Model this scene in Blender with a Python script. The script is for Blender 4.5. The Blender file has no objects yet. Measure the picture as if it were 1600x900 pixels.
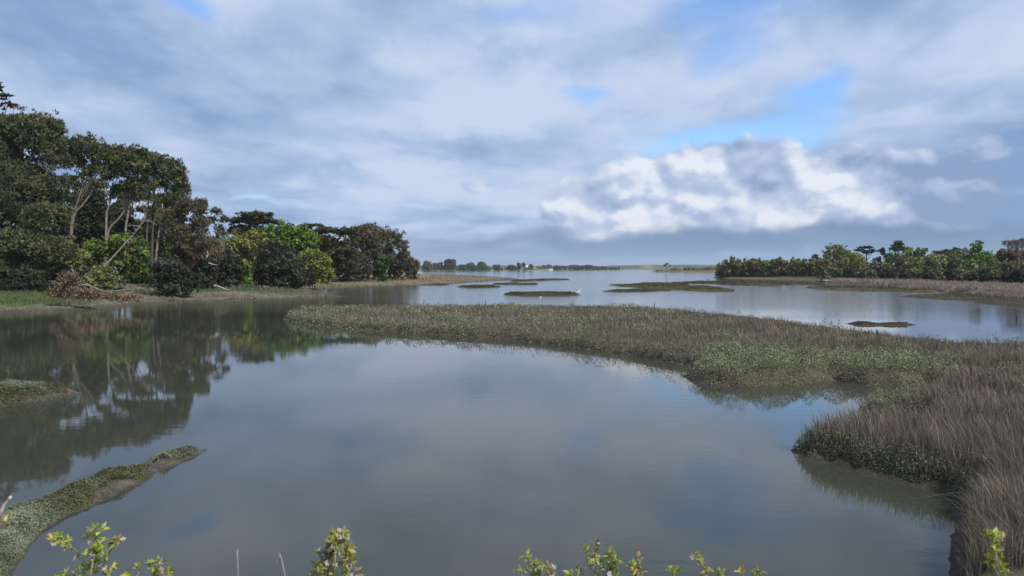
import bpy, math
import numpy as np
rng = np.random.default_rng(11)
C = bpy.context.scene.collection
SC = bpy.context.scene

# ------------------------------------------------------------------ camera
F, H, HOR = 1209.0, 4.0, 418.0                 # focal length in px of a 1600 px wide picture, eye height, horizon row
PITCH = math.atan((450 - HOR) / F)
CP, SP = math.cos(PITCH), math.sin(PITCH)

def ray(x, y):
    dx = (x - 800) / F; dy = -(y - 450) / F
    return np.array([dx, CP + dy * SP, -SP + dy * CP])

def gp(x, y, z=0.0):                            # where a line of sight meets level z
    d = ray(x, y); t = (z - H) / d[2]
    return np.array([d[0] * t, d[1] * t, z])

def at(x, y, Y):                                # point at depth Y
    d = ray(x, y); t = Y / d[1]
    return np.array([d[0] * t, Y, H + d[2] * t])

cam = bpy.data.cameras.new('camera'); co = bpy.data.objects.new('camera', cam); C.objects.link(co)
cam.sensor_width = 36; cam.lens = F / 1600 * 36
cam.clip_start = 0.05; cam.clip_end = 20000
co.location = (0, 0, H); co.rotation_euler = (math.pi / 2 - PITCH, 0, 0)
cam.dof.use_dof = True; cam.dof.focus_distance = 45; cam.dof.aperture_fstop = 9.5
SC.camera = co

# ------------------------------------------------------------------ helpers
def hsh(i, j, s):
    v = np.sin(i * 127.1 + j * 311.7 + s * 74.7) * 43758.5453
    return v - np.floor(v)

def vnoise(x, y, s=0):
    xi = np.floor(x); yi = np.floor(y); fx = x - xi; fy = y - yi
    fx = fx * fx * (3 - 2 * fx); fy = fy * fy * (3 - 2 * fy)
    a = hsh(xi, yi, s); b = hsh(xi + 1, yi, s); c = hsh(xi, yi + 1, s); d = hsh(xi + 1, yi + 1, s)
    return (a * (1 - fx) + b * fx) * (1 - fy) + (c * (1 - fx) + d * fx) * fy

def fbm(x, y, s=0, o=4):
    r = 0; a = 0.5; t = 0
    for k in range(o):
        r = r + a * vnoise(x * 2 ** k, y * 2 ** k, s + k); t += a; a *= 0.5
    return r / t

def unit(v):
    return v / np.maximum(np.linalg.norm(v, axis=-1, keepdims=True), 1e-9)

def sst(a, b, x):
    t = np.clip((x - a) / (b - a), 0, 1); return t * t * (3 - 2 * t)

class MB:                                       # collects verts, tris and quads into ONE mesh
    def __init__(s): s.v = []; s.f3 = []; s.f4 = []; s.c = []; s.n = 0
    def add(s, v, f3=None, f4=None, col=(1, 1, 1)):
        v = np.asarray(v, float).reshape(-1, 3)
        if f3 is not None and len(f3): s.f3.append(np.asarray(f3, int).reshape(-1, 3) + s.n)
        if f4 is not None and len(f4): s.f4.append(np.asarray(f4, int).reshape(-1, 4) + s.n)
        col = np.asarray(col, float)
        if col.ndim == 1: col = np.tile(col, (len(v), 1))
        s.v.append(v); s.c.append(col); s.n += len(v)
    def build(s, name, mat, parent=None, smooth=False):
        v = np.concatenate(s.v); c = np.concatenate(s.c)
        if parent is not None: v = v - np.array(parent.location)
        f3 = np.concatenate(s.f3) if s.f3 else np.zeros((0, 3), int)
        f4 = np.concatenate(s.f4) if s.f4 else np.zeros((0, 4), int)
        me = bpy.data.meshes.new(name)
        me.vertices.add(len(v)); me.vertices.foreach_set('co', v.ravel().astype(np.float32))
        loops = np.concatenate([f3.ravel(), f4.ravel()]); me.loops.add(len(loops))
        me.loops.foreach_set('vertex_index', loops.astype(np.int32))
        n3, n4 = len(f3), len(f4); me.polygons.add(n3 + n4)
        st = np.concatenate([np.arange(n3) * 3, n3 * 3 + np.arange(n4) * 4])
        me.polygons.foreach_set('loop_start', st.astype(np.int32))
        if smooth: me.polygons.foreach_set('use_smooth', np.ones(n3 + n4, bool))
        at_ = me.color_attributes.new('col', 'FLOAT_COLOR', 'POINT')
        at_.data.foreach_set('color', np.hstack([c, np.ones((len(c), 1))]).ravel().astype(np.float32))
        me.update(calc_edges=True); me.validate()
        me.materials.append(mat)
        o = bpy.data.objects.new(name, me); C.objects.link(o)
        if parent is not None: o.parent = parent
        return o

def tag(o, label, cat=None, group=None, kind=None):
    o['label'] = label
    if cat: o['category'] = cat
    if group: o['group'] = group
    if kind: o['kind'] = kind
    return o

def thing(name, loc, label, cat, group=None):
    o = bpy.data.objects.new(name, None); C.objects.link(o)
    o.empty_display_size = 0.3
    o.location = tuple(float(q) for q in loc)
    return tag(o, label, cat, group)

def tube(mb, pts, rad, sides=7, col=(1, 1, 1)):
    pts = np.asarray(pts, float); rad = np.broadcast_to(np.asarray(rad, float), (len(pts),))
    n = len(pts); t = unit(np.gradient(pts, axis=0))
    ref = np.array([0.31, 0.17, 0.93]) if abs(t[:, 2]).mean() < 0.8 else np.array([0.93, 0.3, 0.1])
    a = unit(np.cross(t, ref)); b = np.cross(t, a)
    ang = np.arange(sides) * 2 * math.pi / sides
    ring = pts[:, None] + rad[:, None, None] * (a[:, None] * np.cos(ang)[None, :, None] + b[:, None] * np.sin(ang)[None, :, None])
    f = []
    for i in range(n - 1):
        for j in range(sides):
            k = (j + 1) % sides
            f.append((i * sides + j, i * sides + k, (i + 1) * sides + k, (i + 1) * sides + j))
    v = np.concatenate([ring.reshape(-1, 3), pts[:1], pts[-1:]])
    f3 = [(n * sides, (j + 1) % sides, j) for j in range(sides)] + [(n * sides + 1, (n - 1) * sides + j, (n - 1) * sides + (j + 1) % sides) for j in range(sides)]
    mb.add(v, f3, f, col)

def wobble(p0, p1, n, amp):
    t = np.linspace(0, 1, n)[:, None]
    p = np.asarray(p0) * (1 - t) + np.asarray(p1) * t
    w = rng.normal(size=(n, 3)) * amp; w[0] = 0; w[-1] = 0
    return p + w

def resample(pts, n):
    pts = np.asarray(pts, float); s = np.linspace(0, len(pts) - 1, n); i = np.minimum(s.astype(int), len(pts) - 2); f = (s - i)[:, None]
    # Catmull-Rom
    P = np.vstack([2 * pts[0] - pts[1], pts, 2 * pts[-1] - pts[-2]])
    p0, p1, p2, p3 = P[i], P[i + 1], P[i + 2], P[i + 3]
    return 0.5 * (2 * p1 + (p2 - p0) * f + (2 * p0 - 5 * p1 + 4 * p2 - p3) * f ** 2 + (3 * p1 - p0 - 3 * p2 + p3) * f ** 3)

# ------------------------------------------------------------------ materials
def nm(name):
    m = bpy.data.materials.new(name); m.use_nodes = True
    nt = m.node_tree; nt.nodes.clear(); return m, nt

def attr_mat(name, rough=0.8, translucent=0.0, noise_scale=3.0, noise_amt=0.3, spec=0.3, bump=0.0, bscale=20.0):
    m, nt = nm(name); N = nt.nodes; L = nt.links
    a = N.new('ShaderNodeAttribute'); a.attribute_name = 'col'
    tc = N.new('ShaderNodeTexCoord'); no = N.new('ShaderNodeTexNoise')
    no.inputs['Scale'].default_value = noise_scale; no.inputs['Detail'].default_value = 5
    L.new(tc.outputs['Object'], no.inputs['Vector'])
    mr = N.new('ShaderNodeMapRange'); mr.inputs['From Min'].default_value = 0.3; mr.inputs['From Max'].default_value = 0.7
    mr.inputs['To Min'].default_value = 1 - noise_amt; mr.inputs['To Max'].default_value = 1 + noise_amt
    L.new(no.outputs['Fac'], mr.inputs['Value'])
    mu = N.new('ShaderNodeVectorMath'); mu.operation = 'SCALE'
    L.new(a.outputs['Color'], mu.inputs[0]); L.new(mr.outputs[0], mu.inputs['Scale'])
    p = N.new('ShaderNodeBsdfPrincipled'); p.inputs['Roughness'].default_value = rough
    p.inputs['Specular IOR Level'].default_value = spec
    L.new(mu.outputs[0], p.inputs['Base Color'])
    out = N.new('ShaderNodeOutputMaterial'); last = p.outputs[0]
    if bump:
        b = N.new('ShaderNodeBump'); b.inputs['Strength'].default_value = bump; b.inputs['Distance'].default_value = 0.05
        n2 = N.new('ShaderNodeTexNoise'); n2.inputs['Scale'].default_value = bscale; n2.inputs['Detail'].default_value = 6
        L.new(tc.outputs['Object'], n2.inputs['Vector']); L.new(n2.outputs['Fac'], b.inputs['Height']); L.new(b.outputs[0], p.inputs['Normal'])
    if translucent:
        t = N.new('ShaderNodeBsdfTranslucent'); L.new(mu.outputs[0], t.inputs['Color'])
        mx = N.new('ShaderNodeMixShader'); mx.inputs[0].default_value = translucent
        L.new(p.outputs[0], mx.inputs[1]); L.new(t.outputs[0], mx.inputs[2]); last = mx.outputs[0]
    L.new(last, out.inputs['Surface'])
    return m

M_leaf = attr_mat('foliage', 0.65, 0.25, 0.5, 0.25, 0.25)
M_needle = attr_mat('needles', 0.7, 0.12, 0.4, 0.3, 0.2)
M_grass = attr_mat('dry_marsh_grass', 0.8, 0.15, 0.25, 0.22, 0.15)
M_cover = attr_mat('ground_cover', 0.6, 0.15, 1.2, 0.3, 0.25)
M_bark = attr_mat('bark', 0.9, 0, 3.0, 0.35, 0.1, 0.6, 14)
M_ground = attr_mat('earth', 0.9, 0, 1.4, 0.35, 0.12, 0.8, 9)
M_mud = attr_mat('wet_mud', 0.6, 0, 5.0, 0.5, 0.35, 1.0, 16)
M_far = attr_mat('far_land', 0.9, 0, 0.05, 0.35, 0.1)
M_paint = attr_mat('painted_wall', 0.7, 0, 2.0, 0.06, 0.3)
M_young = attr_mat('young_leaf', 0.45, 0.35, 40, 0.2, 0.4)
M_petal = attr_mat('petal', 0.6, 0.3, 40, 0.06, 0.2)
M_stone = attr_mat('stone', 0.8, 0, 2.5, 0.3, 0.3, 0.8, 6)
M_feather = attr_mat('feather', 0.7, 0, 20, 0.08, 0.2)

def water_mat():
    m, nt = nm('water'); N = nt.nodes; L = nt.links
    p = N.new('ShaderNodeBsdfPrincipled'); out = N.new('ShaderNodeOutputMaterial'); L.new(p.outputs[0], out.inputs['Surface'])
    p.inputs['IOR'].default_value = 1.333
    tc = N.new('ShaderNodeTexCoord')
    big = N.new('ShaderNodeTexNoise'); big.inputs['Scale'].default_value = 0.05; big.inputs['Detail'].default_value = 3
    L.new(tc.outputs['Object'], big.inputs['Vector'])
    cr = N.new('ShaderNodeMix'); cr.data_type = 'RGBA'
    cr.inputs[6].default_value = (0.042, 0.047, 0.036, 1); cr.inputs[7].default_value = (0.053, 0.057, 0.045, 1)
    L.new(big.outputs['Fac'], cr.inputs[0]); L.new(cr.outputs[2], p.inputs['Base Color'])
    # wind: calm near, ruffled farther off and in patches
    sep = N.new('ShaderNodeSeparateXYZ'); L.new(tc.outputs['Object'], sep.inputs[0])
    mp = N.new('ShaderNodeMapping'); mp.inputs['Scale'].default_value = (0.035, 0.07, 1); L.new(tc.outputs['Object'], mp.inputs[0])
    wn = N.new('ShaderNodeTexNoise'); wn.inputs['Scale'].default_value = 1; wn.inputs['Detail'].default_value = 4; L.new(mp.outputs[0], wn.inputs['Vector'])
    far = N.new('ShaderNodeMapRange'); far.interpolation_type = 'SMOOTHSTEP'
    for k, v in (('From Min', 45), ('From Max', 120), ('To Min', 0.0), ('To Max', 1.0)): far.inputs[k].default_value = v
    L.new(sep.outputs['Y'], far.inputs['Value'])
    wr = N.new('ShaderNodeMapRange'); wr.interpolation_type = 'SMOOTHSTEP'
    for k, v in (('From Min', 0.42), ('From Max', 0.66), ('To Min', 0.01), ('To Max', 0.20)): wr.inputs[k].default_value = v
    L.new(wn.outputs['Fac'], wr.inputs['Value'])
    ad = N.new('ShaderNodeMath'); ad.operation = 'MULTIPLY_ADD'; L.new(far.outputs[0], ad.inputs[0]); ad.inputs[1].default_value = 0.9; L.new(wr.outputs[0], ad.inputs[2])
    n1 = N.new('ShaderNodeTexNoise'); n1.inputs['Scale'].default_value = 2.6; n1.inputs['Detail'].default_value = 3; n1.inputs['Roughness'].default_value = 0.55
    mp2 = N.new('ShaderNodeMapping'); mp2.inputs['Scale'].default_value = (0.6, 1.2, 1); L.new(tc.outputs['Object'], mp2.inputs[0]); L.new(mp2.outputs[0], n1.inputs['Vector'])
    hgt = N.new('ShaderNodeMath'); hgt.operation = 'MULTIPLY'; L.new(n1.outputs['Fac'], hgt.inputs[0]); L.new(ad.outputs[0], hgt.inputs[1])
    b = N.new('ShaderNodeBump'); b.inputs['Strength'].default_value = 1.0; b.inputs['Distance'].default_value = 0.028
    L.new(hgt.outputs[0], b.inputs['Height']); L.new(b.outputs[0], p.inputs['Normal'])
    ro = N.new('ShaderNodeMapRange')
    for k, v in (('From Min', 0), ('From Max', 1.2), ('To Min', 0.03), ('To Max', 0.09)): ro.inputs[k].default_value = v
    L.new(ad.outputs[0], ro.inputs['Value']); L.new(ro.outputs[0], p.inputs['Roughness'])
    return m

# ------------------------------------------------------------------ sky, sun, haze
SUN_EL, SUN_AZ = 46.0, 130.0                      # azimuth clockwise from the view direction
def build_sky():
    w = bpy.data.worlds.new('World'); SC.world = w; w.use_nodes = True
    nt = w.node_tree; nt.nodes.clear(); N = nt.nodes; L = nt.links
    def put(sock, v):
        if isinstance(v, (int, float)): sock.default_value = v
        elif isinstance(v, tuple): sock.default_value = v
        else: L.new(v, sock)
    def mth(op, a, b=0.0, c=0.0):
        n = N.new('ShaderNodeMath'); n.operation = op
        put(n.inputs[0], a); put(n.inputs[1], b); put(n.inputs[2], c); return n.outputs[0]
    def comb(x, y, z):
        n = N.new('ShaderNodeCombineXYZ'); put(n.inputs[0], x); put(n.inputs[1], y); put(n.inputs[2], z); return n.outputs[0]
    def noise(vec, scale, detail, rough=0.5, dist=0.0):
        n = N.new('ShaderNodeTexNoise'); put(n.inputs['Vector'], vec); n.inputs['Scale'].default_value = scale
        n.inputs['Detail'].default_value = detail; n.inputs['Roughness'].default_value = rough; n.inputs['Distortion'].default_value = dist
        return n.outputs['Fac']
    def ss(v, a, b, lo=0.0, hi=1.0):
        n = N.new('ShaderNodeMapRange'); n.interpolation_type = 'SMOOTHSTEP'; put(n.inputs['Value'], v)
        for k, q in (('From Min', a), ('From Max', b), ('To Min', lo), ('To Max', hi)): n.inputs[k].default_value = q
        return n.outputs[0]
    def mix(f, a, b):
        n = N.new('ShaderNodeMix'); n.data_type = 'RGBA'; put(n.inputs[0], f)
        for s, q in ((6, a), (7, b)):
            if isinstance(q, tuple): n.inputs[s].default_value = tuple(k * 10 for k in q) + (1,)
            else: L.new(q, n.inputs[s])
        return n.outputs[2]
    tc = N.new('ShaderNodeTexCoord'); sp = N.new('ShaderNodeSeparateXYZ'); L.new(tc.outputs['Generated'], sp.inputs[0])
    X, Y, Z = sp.outputs
    az = mth('ARCTAN2', X, Y); el = mth('ARCSINE', Z)
    elp = mth('MAXIMUM', el, 0.0)
    # cloud-deck coordinates: a flat deck seen in perspective
    k = mth('DIVIDE', 1.0, mth('ADD', elp, 0.14))
    deck = comb(mth('MULTIPLY', az, mth('POWER', k, 0.55)), mth('MULTIPLY', k, 0.55), 0.0)
    ang = comb(az, mth('MULTIPLY', el, 1.5), 0.3)
    wa = noise(ang, 7.0, 4, 0.55); wb = noise(comb(az, mth('MULTIPLY', el, 1.5), 5.7), 7.0, 4, 0.55)
    azw = mth('MULTIPLY_ADD', mth('SUBTRACT', wa, 0.5), 0.16, az)
    elw = mth('MULTIPLY_ADD', mth('SUBTRACT', wb, 0.5), 0.075, el)
    def blob(px, py, rx, ry, amp=1.0):
        d = unit(ray(px, py)); a0 = math.atan2(d[0], d[1]); e0 = math.asin(d[2])
        u = mth('MULTIPLY', mth('SUBTRACT', azw, a0), F / rx); v = mth('MULTIPLY', mth('SUBTRACT', elw, e0), F / ry)
        r = mth('MULTIPLY_ADD', u, u, mth('MULTIPLY', v, v))
        return mth('MULTIPLY', mth('EXPONENT', mth('MULTIPLY', r, -1.0)), amp)
    def total(bl):
        s = blob(*bl[0])
        for q in bl[1:]: s = mth('ADD', s, blob(*q))
        return s
    # 1 clear blue
    sky = N.new('ShaderNodeTexSky'); sky.sky_type = 'NISHITA'; sky.sun_disc = False
    sky.sun_elevation = math.radians(SUN_EL); sky.sun_rotation = math.radians(SUN_AZ); sky.air_density = 1.0; sky.dust_density = 0.6; sky.ozone_density = 2.0
    tint = N.new('ShaderNodeMix'); tint.data_type = 'RGBA'; tint.blend_type = 'MULTIPLY'; tint.inputs[0].default_value = 1
    L.new(sky.outputs[0], tint.inputs[6]); tint.inputs[7].default_value = (1.35, 1.65, 2.05, 1)
    blue = tint.outputs[2]
    # 2 broken stratocumulus
    n_big = noise(deck, 1.1, 6, 0.5, 0.4); n_fine = noise(deck, 3.0, 8, 0.6, 0.35); n_streak = noise(comb(mth('MULTIPLY', az, 2.2), mth('MULTIPLY', el, 9.0), 2.0), 2.2, 5, 0.5, 0.3)
    holes = total([(1170, 222, 120, 34, .95), (1060, 236, 120, 24, .62), (1275, 145, 42, 40, .86), (1135, 75, 70, 38, .62), (1150, 8, 110, 26, .74), (1000, 190, 60, 14, .35), (700, 60, 60, 16, .28), (830, 22, 130, 30, .62),
                   (305, 2, 55, 14, .75), (918, 150, 45, 22, .7), (520, 318, 110, 9, .30), (690, 332, 55, 9, .32), (400, 316, 60, 8, .36)])
    cov = mth('SUBTRACT', mth('MULTIPLY_ADD', n_big, 0.55, mth('MULTIPLY_ADD', n_fine, 0.35, 0.52)), holes)
    cov = ss(cov, 0.02, 0.80)
    def vor(vec, scale):
        n = N.new('ShaderNodeTexVoronoi'); n.feature = 'SMOOTH_F1'; n.inputs['Scale'].default_value = scale; n.inputs['Smoothness'].default_value = 0.3; L.new(vec, n.inputs['Vector']); return n.outputs['Distance']
    dwarp = N.new('ShaderNodeVectorMath'); dwarp.operation = 'MULTIPLY_ADD'
    L.new(comb(noise(deck, 4.0, 5, 0.6), noise(comb(mth('MULTIPLY', az, 3.0), elp, 8.0), 4.0, 5, 0.6), 0.0), dwarp.inputs[0]); dwarp.inputs[1].default_value = (.42, .30, 0); L.new(deck, dwarp.inputs[2])
    puff = mth('MULTIPLY', mth('SUBTRACT', 0.62, mth('MULTIPLY_ADD', vor(dwarp.outputs[0], 2.4), 0.7, mth('MULTIPLY', vor(dwarp.outputs[0], 6.0), 0.35))), 1.15)
    puff = mth('ADD', puff, 0.25)
    light = mth('ADD', mth('ADD', puff, mth('MULTIPLY_ADD', n_fine, 1.35, mth('MULTIPLY_ADD', n_streak, 0.28, -0.14))),
                total([(1450, 85, 260, 75, .42), (1010, 130, 200, 80, .14), (740, 255, 260, 100, .24), (650, 200, 200, 60, .08), (1440, 200, 120, 28, .25), (1500, 230, 200, 90, -.32), (1330, 220, 50, 60, .05),
                       (300, 250, 330, 60, -.1), (120, 20, 170, 60, -.12), (430, 60, 150, 40, -.06), (1540, 320, 260, 60, -.26), (1250, 100, 200, 60, .08)]))
    strat = mix(ss(light, 0.45, 1.2), (.245, .368, .60), (.46, .585, .81))
    strat = mix(ss(light, 1.0, 1.4), strat, (.58, .67, .86))
    col = mix(cov, blue, strat)
    # 3 cumulus bank low over the right
    def field(az_, el_):
        v = comb(az_, mth('MULTIPLY', el_, 1.5), 1.0); w1 = noise(v, 24.0, 4, 0.55); w2 = noise(comb(az_, mth('MULTIPLY', el_, 1.5), 4.0), 24.0, 4, 0.55)
        vv = comb(mth('MULTIPLY_ADD', w1, 0.045, az_), mth('MULTIPLY_ADD', w2, 0.045, mth('MULTIPLY', el_, 1.5)), 1.0)
        f = mth('MULTIPLY_ADD', vor(vv, 13.0), -0.50, mth('MULTIPLY_ADD', vor(vv, 31.0), -0.24, 0.56))
        return mth('ADD', f, mth('MULTIPLY', noise(v, 9.0, 7, 0.55), 0.62))
    c_a = field(az, el)
    c_b = field(mth('ADD', az, 0.008), mth('ADD', el, 0.013))
    bank = total([(1020, 312, 130, 62, .95), (985, 346, 95, 24, .16), (1280, 298, 165, 66, .92), (1130, 300, 110, 60, .5), (790, 290, 100, 24, .42), (1480, 320, 150, 62, .42), (720, 340, 70, 24, .2), (860, 350, 90, 28, .3)])
    dens = mth('ADD', mth('MULTIPLY', c_a, 1.0), bank)
    cmask = ss(dens, 0.84, 1.10)
    shade = mth('ADD', mth('MULTIPLY', mth('SUBTRACT', c_a, c_b), 2.8),
                total([(1035, 288, 120, 46, .72), (960, 342, 80, 22, .5), (1245, 330, 44, 30, .68), (1340, 305, 64, 46, .70), (870, 345, 50, 18, .3), (1270, 245, 60, 22, .45), (800, 290, 80, 18, .25), (720, 340, 40, 16, .2),
                       (1160, 290, 50, 30, -.04), (1530, 320, 160, 60, -.42), (1080, 352, 60, 20, .3)]))
    cum = mix(ss(shade, -0.40, 0.30), (.265, .365, .575), (.45, .55, .76))
    cum = mix(ss(shade, 0.16, 0.85), cum, (.80, .85, .94))
    col = mix(cmask, col, cum)
    # 4 grey base and far rain haze above the horizon
    base = mth('ADD', total([(1150, 372, 420, 22, .8), (1500, 365, 300, 34, .75), (900, 385, 300, 16, .5)]), mth('MULTIPLY', mth('SUBTRACT', n_streak, 0.5), 0.8))
    col = mix(ss(base, 0.12, 0.95, 0.0, 0.85), col, (.165, .255, .435))
    low = mth('ADD', el, mth('MULTIPLY', mth('SUBTRACT', n_streak, 0.5), 0.03))
    col = mix(ss(low, 0.012, 0.055, 0.75, 0.0), col, (.235, .345, .54))
    up = N.new('ShaderNodeVectorMath'); up.operation = 'SCALE'; L.new(col, up.inputs[0]); L.new(ss(el, 0.45, 1.0, 1.0, 0.5), up.inputs['Scale']); col = up.outputs[0]
    bg = N.new('ShaderNodeBackground'); bg.inputs['Strength'].default_value = 0.1
    L.new(col, bg.inputs['Color']); out = N.new('ShaderNodeOutputWorld'); L.new(bg.outputs[0], out.inputs['Surface'])
    w.cycles.sampling_method = 'MANUAL'; w.cycles.sample_map_resolution = 512
build_sky()
sl = bpy.data.lights.new('sun', 'SUN'); sl.energy = 4.5; sl.angle = math.radians(0.6); sl.color = (1, 0.95, 0.87)
so = bpy.data.objects.new('sun', sl); C.objects.link(so); so.location = (60, -30, 80)
so.rotation_euler = (math.pi / 2 - math.radians(SUN_EL), 0, math.pi - math.radians(SUN_AZ))

def box_mesh(mb, lo, hi, col=(1, 1, 1)):
    x0, y0, z0 = lo; x1, y1, z1 = hi
    v = [(x0, y0, z0), (x1, y0, z0), (x1, y1, z0), (x0, y1, z0), (x0, y0, z1), (x1, y0, z1), (x1, y1, z1), (x0, y1, z1)]
    mb.add(v, None, [(0, 3, 2, 1), (4, 5, 6, 7), (0, 1, 5, 4), (1, 2, 6, 5), (2, 3, 7, 6), (3, 0, 4, 7)], col)

m, nt = nm('haze'); pv = nt.nodes.new('ShaderNodeVolumePrincipled'); oo = nt.nodes.new('ShaderNodeOutputMaterial')
pv.inputs['Color'].default_value = (0.80, 0.90, 1.0, 1); pv.inputs['Density'].default_value = 0.00010; pv.inputs['Anisotropy'].default_value = 0.0
nt.links.new(pv.outputs[0], oo.inputs['Volume'])
mb = MB(); box_mesh(mb, (-3600, -210, -4), (3600, 3700, 62)); hz = mb.build('haze', m)
tag(hz, 'pale blue air over the estuary', None, None, 'stuff')

# ------------------------------------------------------------------ ground and water
def sheet(name, x0, x1, y0, y1, z, mat, label, col=(1, 1, 1)):
    mb = MB(); mb.add([(x0, y0, z), (x1, y0, z), (x1, y1, z), (x0, y1, z)], None, [(0, 1, 2, 3)], col)
    return tag(mb.build(name, mat), label, None, None, 'structure')
sheet('ground', -3500, 3500, -200, 3600, -3.0, M_mud, 'muddy bed under the water', (.1, .09, .07))
sheet('water', -3500, 3500, -200, 3600, 0.0, water_mat(), 'still grey green estuary water reflecting the clouds')

def sdist(P, poly):
    out = np.empty(len(P)); M = len(poly); A = poly; B = np.roll(poly, -1, axis=0); E = B - A
    for s in range(0, len(P), 20000):
        p = P[s:s + 20000]; w = p[:, None] - A[None]
        t = np.clip((w * E).sum(-1) / (E * E).sum(-1), 0, 1)
        d = np.sqrt(((w - E * t[..., None]) ** 2).sum(-1)).min(1)
        c = (A[None, :, 1] > p[:, None, 1]) != (B[None, :, 1] > p[:, None, 1])
        xi = A[None, :, 0] + (p[:, None, 1] - A[None, :, 1]) / np.where(E[None, :, 1] == 0, 1e-9, E[None, :, 1]) * E[None, :, 0]
        ins = (c & (p[:, None, 0] < xi)).sum(1) % 2 == 1
        out[s:s + 20000] = np.where(ins, d, -d)
    return out

class Land:
    def __init__(s, px, step, hmax, edge, namp=0.3, nscale=1.0, seed=0, dome=0.0, extra=None, holes=()):
        s.poly = np.array([gp(x, y)[:2] for x, y in px]); s.step = step; s.hmax = hmax; s.edge = edge
        s.namp = namp; s.ns = nscale; s.seed = seed; s.dome = dome; s.extra = extra; s.holes = holes
    def sd(s, x, y):
        d = sdist(np.stack([x, y], 1), s.poly)
        d = d + (fbm(x * s.ns, y * s.ns, s.seed) - (0.5 if s.namp < 5 else .535)) * 2 * s.namp
        if s.namp >= 5: d = np.minimum(d, sdist(np.stack([x, y], 1), s.poly) + (fbm(x * .3, y * .3, s.seed + 3) - .5) * 3)
        for hx, hy, hr in s.holes: d = np.minimum(d, np.hypot((x - hx) / 1.6, y - hy) - hr)
        return d
    def z(s, x, y, d=None):
        if d is None: d = s.sd(x, y)
        z = s.hmax * sst(0, s.edge, d) * (0.65 + 0.7 * fbm(x * s.ns * 1.3, y * s.ns * 1.3, s.seed + 9)) + np.minimum(d, 0) * 0.5 * s.hmax / s.edge
        z = z + s.dome * np.maximum(d, 0)
        if s.extra is not None: z = z + s.extra(x, y, d)
        return np.maximum(z, -1.2)
    def mesh(s, name, mat, colf, label):
        lo = s.poly.min(0) - 1.5 * s.step - 1; hi = s.poly.max(0) + 1.5 * s.step + 1
        xs = np.arange(lo[0], hi[0], s.step); ys = np.arange(lo[1], hi[1], s.step)
        X, Y = np.meshgrid(xs, ys); x = X.ravel(); y = Y.ravel()
        x = x + (hsh(x, y, 3) - .5) * s.step * .5; y = y + (hsh(x, y, 5) - .5) * s.step * .5
        d = s.sd(x, y); z = s.z(x, y, d)
        nx, ny = len(xs), len(ys); idx = np.arange(nx * ny).reshape(ny, nx)
        q = np.stack([idx[:-1, :-1], idx[:-1, 1:], idx[1:, 1:], idx[1:, :-1]], -1).reshape(-1, 4)
        q = q[d[q].max(1) > -max(1.0, s.step)]
        u, inv = np.unique(q, return_inverse=True)
        mb = MB(); mb.add(np.stack([x, y, z], 1)[u], None, inv.reshape(-1, 4), colf(x, y, z, d)[u])
        return tag(mb.build(name, mat, None, True), label, None, None, 'structure')
    def sample(s, n, w=None, ymin=None, ymax=None, xlim=None, power=1.0):
        """random points on the land, denser towards the camera"""
        lo = s.poly.min(0); hi = s.poly.max(0)
        a, b = max(lo[1], ymin or 1), min(hi[1], ymax or 1e9)
        u = rng.random(n)
        y = 1 / (1 / a + u * (1 / b - 1 / a)) if power == 2 else np.exp(np.log(a) + u * (np.log(b) - np.log(a)))
        x0 = np.maximum(lo[0], -0.72 * y - 3); x1 = np.minimum(hi[0], 0.72 * y + 3)
        x = x0 + rng.random(n) * (x1 - x0); k = x1 > x0
        return x[k], y[k]

def tint(base, n, v=0.25, hue=0.1):
    b = np.array(base)[None] * (1 + (rng.random((n, 1)) - .5) * 2 * v)
    return np.clip(b * (1 + (rng.random((n, 3)) - .5) * 2 * hue), 0, 1)

def blades(mb, x, y, z, h, w, lean, col, tipcol=None, wind=(-0.10, 0.0)):
    n = len(x); th = rng.random(n) * 2 * math.pi
    a = np.where(rng.random(n) < .6, fbm(x * .7, y * .7, 17, 2) * 12.6 + rng.normal(size=n) * .5, rng.random(n) * 2 * math.pi); ln = lean * np.abs(rng.normal(size=n)) * np.where(rng.random(n) < .08, 2.8, 1)
    D = np.stack([np.cos(a) * ln + wind[0], np.sin(a) * ln + wind[1], np.ones(n)], 1)
    b = np.stack([x, y, z - 0.03], 1); s = np.stack([np.cos(th), np.sin(th), np.zeros(n)], 1) * (w / 2)[:, None]
    h = h[:, None]; mid = b + D * h * 0.55 * np.array([.75, .75, 1]); tip = b + D * h * np.array([1.35, 1.35, 1]) - np.array([0, 0, 1]) * (ln ** 2)[:, None] * h * .3
    v = np.stack([b - s, b + s, mid - s * .8, mid + s * .8, tip], 1).reshape(-1, 3)
    i = np.arange(n)[:, None] * 5
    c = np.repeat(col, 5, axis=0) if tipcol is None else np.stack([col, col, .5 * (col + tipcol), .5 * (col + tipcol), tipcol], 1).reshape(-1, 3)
    mb.add(v, np.hstack([i + 2, i + 3, i + 4]), np.hstack([i, i + 1, i + 3, i + 2]), c)

def leaves(mb, P, Nn, Lh, Wh, col, axis=None):
    """one small folded-flat leaf (a diamond) per point, facing Nn"""
    n = len(P); r = unit(rng.normal(size=(n, 3))) if axis is None else axis
    Dv = unit(np.cross(Nn, r)) if axis is None else unit(axis)
    S = unit(np.cross(Dv, Nn))
    Lh = np.broadcast_to(Lh, (n,))[:, None]; Wh = np.broadcast_to(Wh, (n,))[:, None]
    v = np.stack([P - Dv * Lh, P + S * Wh - Dv * Lh * .1, P + Dv * Lh, P - S * Wh - Dv * Lh * .1], 1).reshape(-1, 3)
    i = np.arange(n)[:, None] * 4
    mb.add(v, None, np.hstack([i, i + 1, i + 2, i + 3]), np.repeat(col, 4, axis=0))

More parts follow.
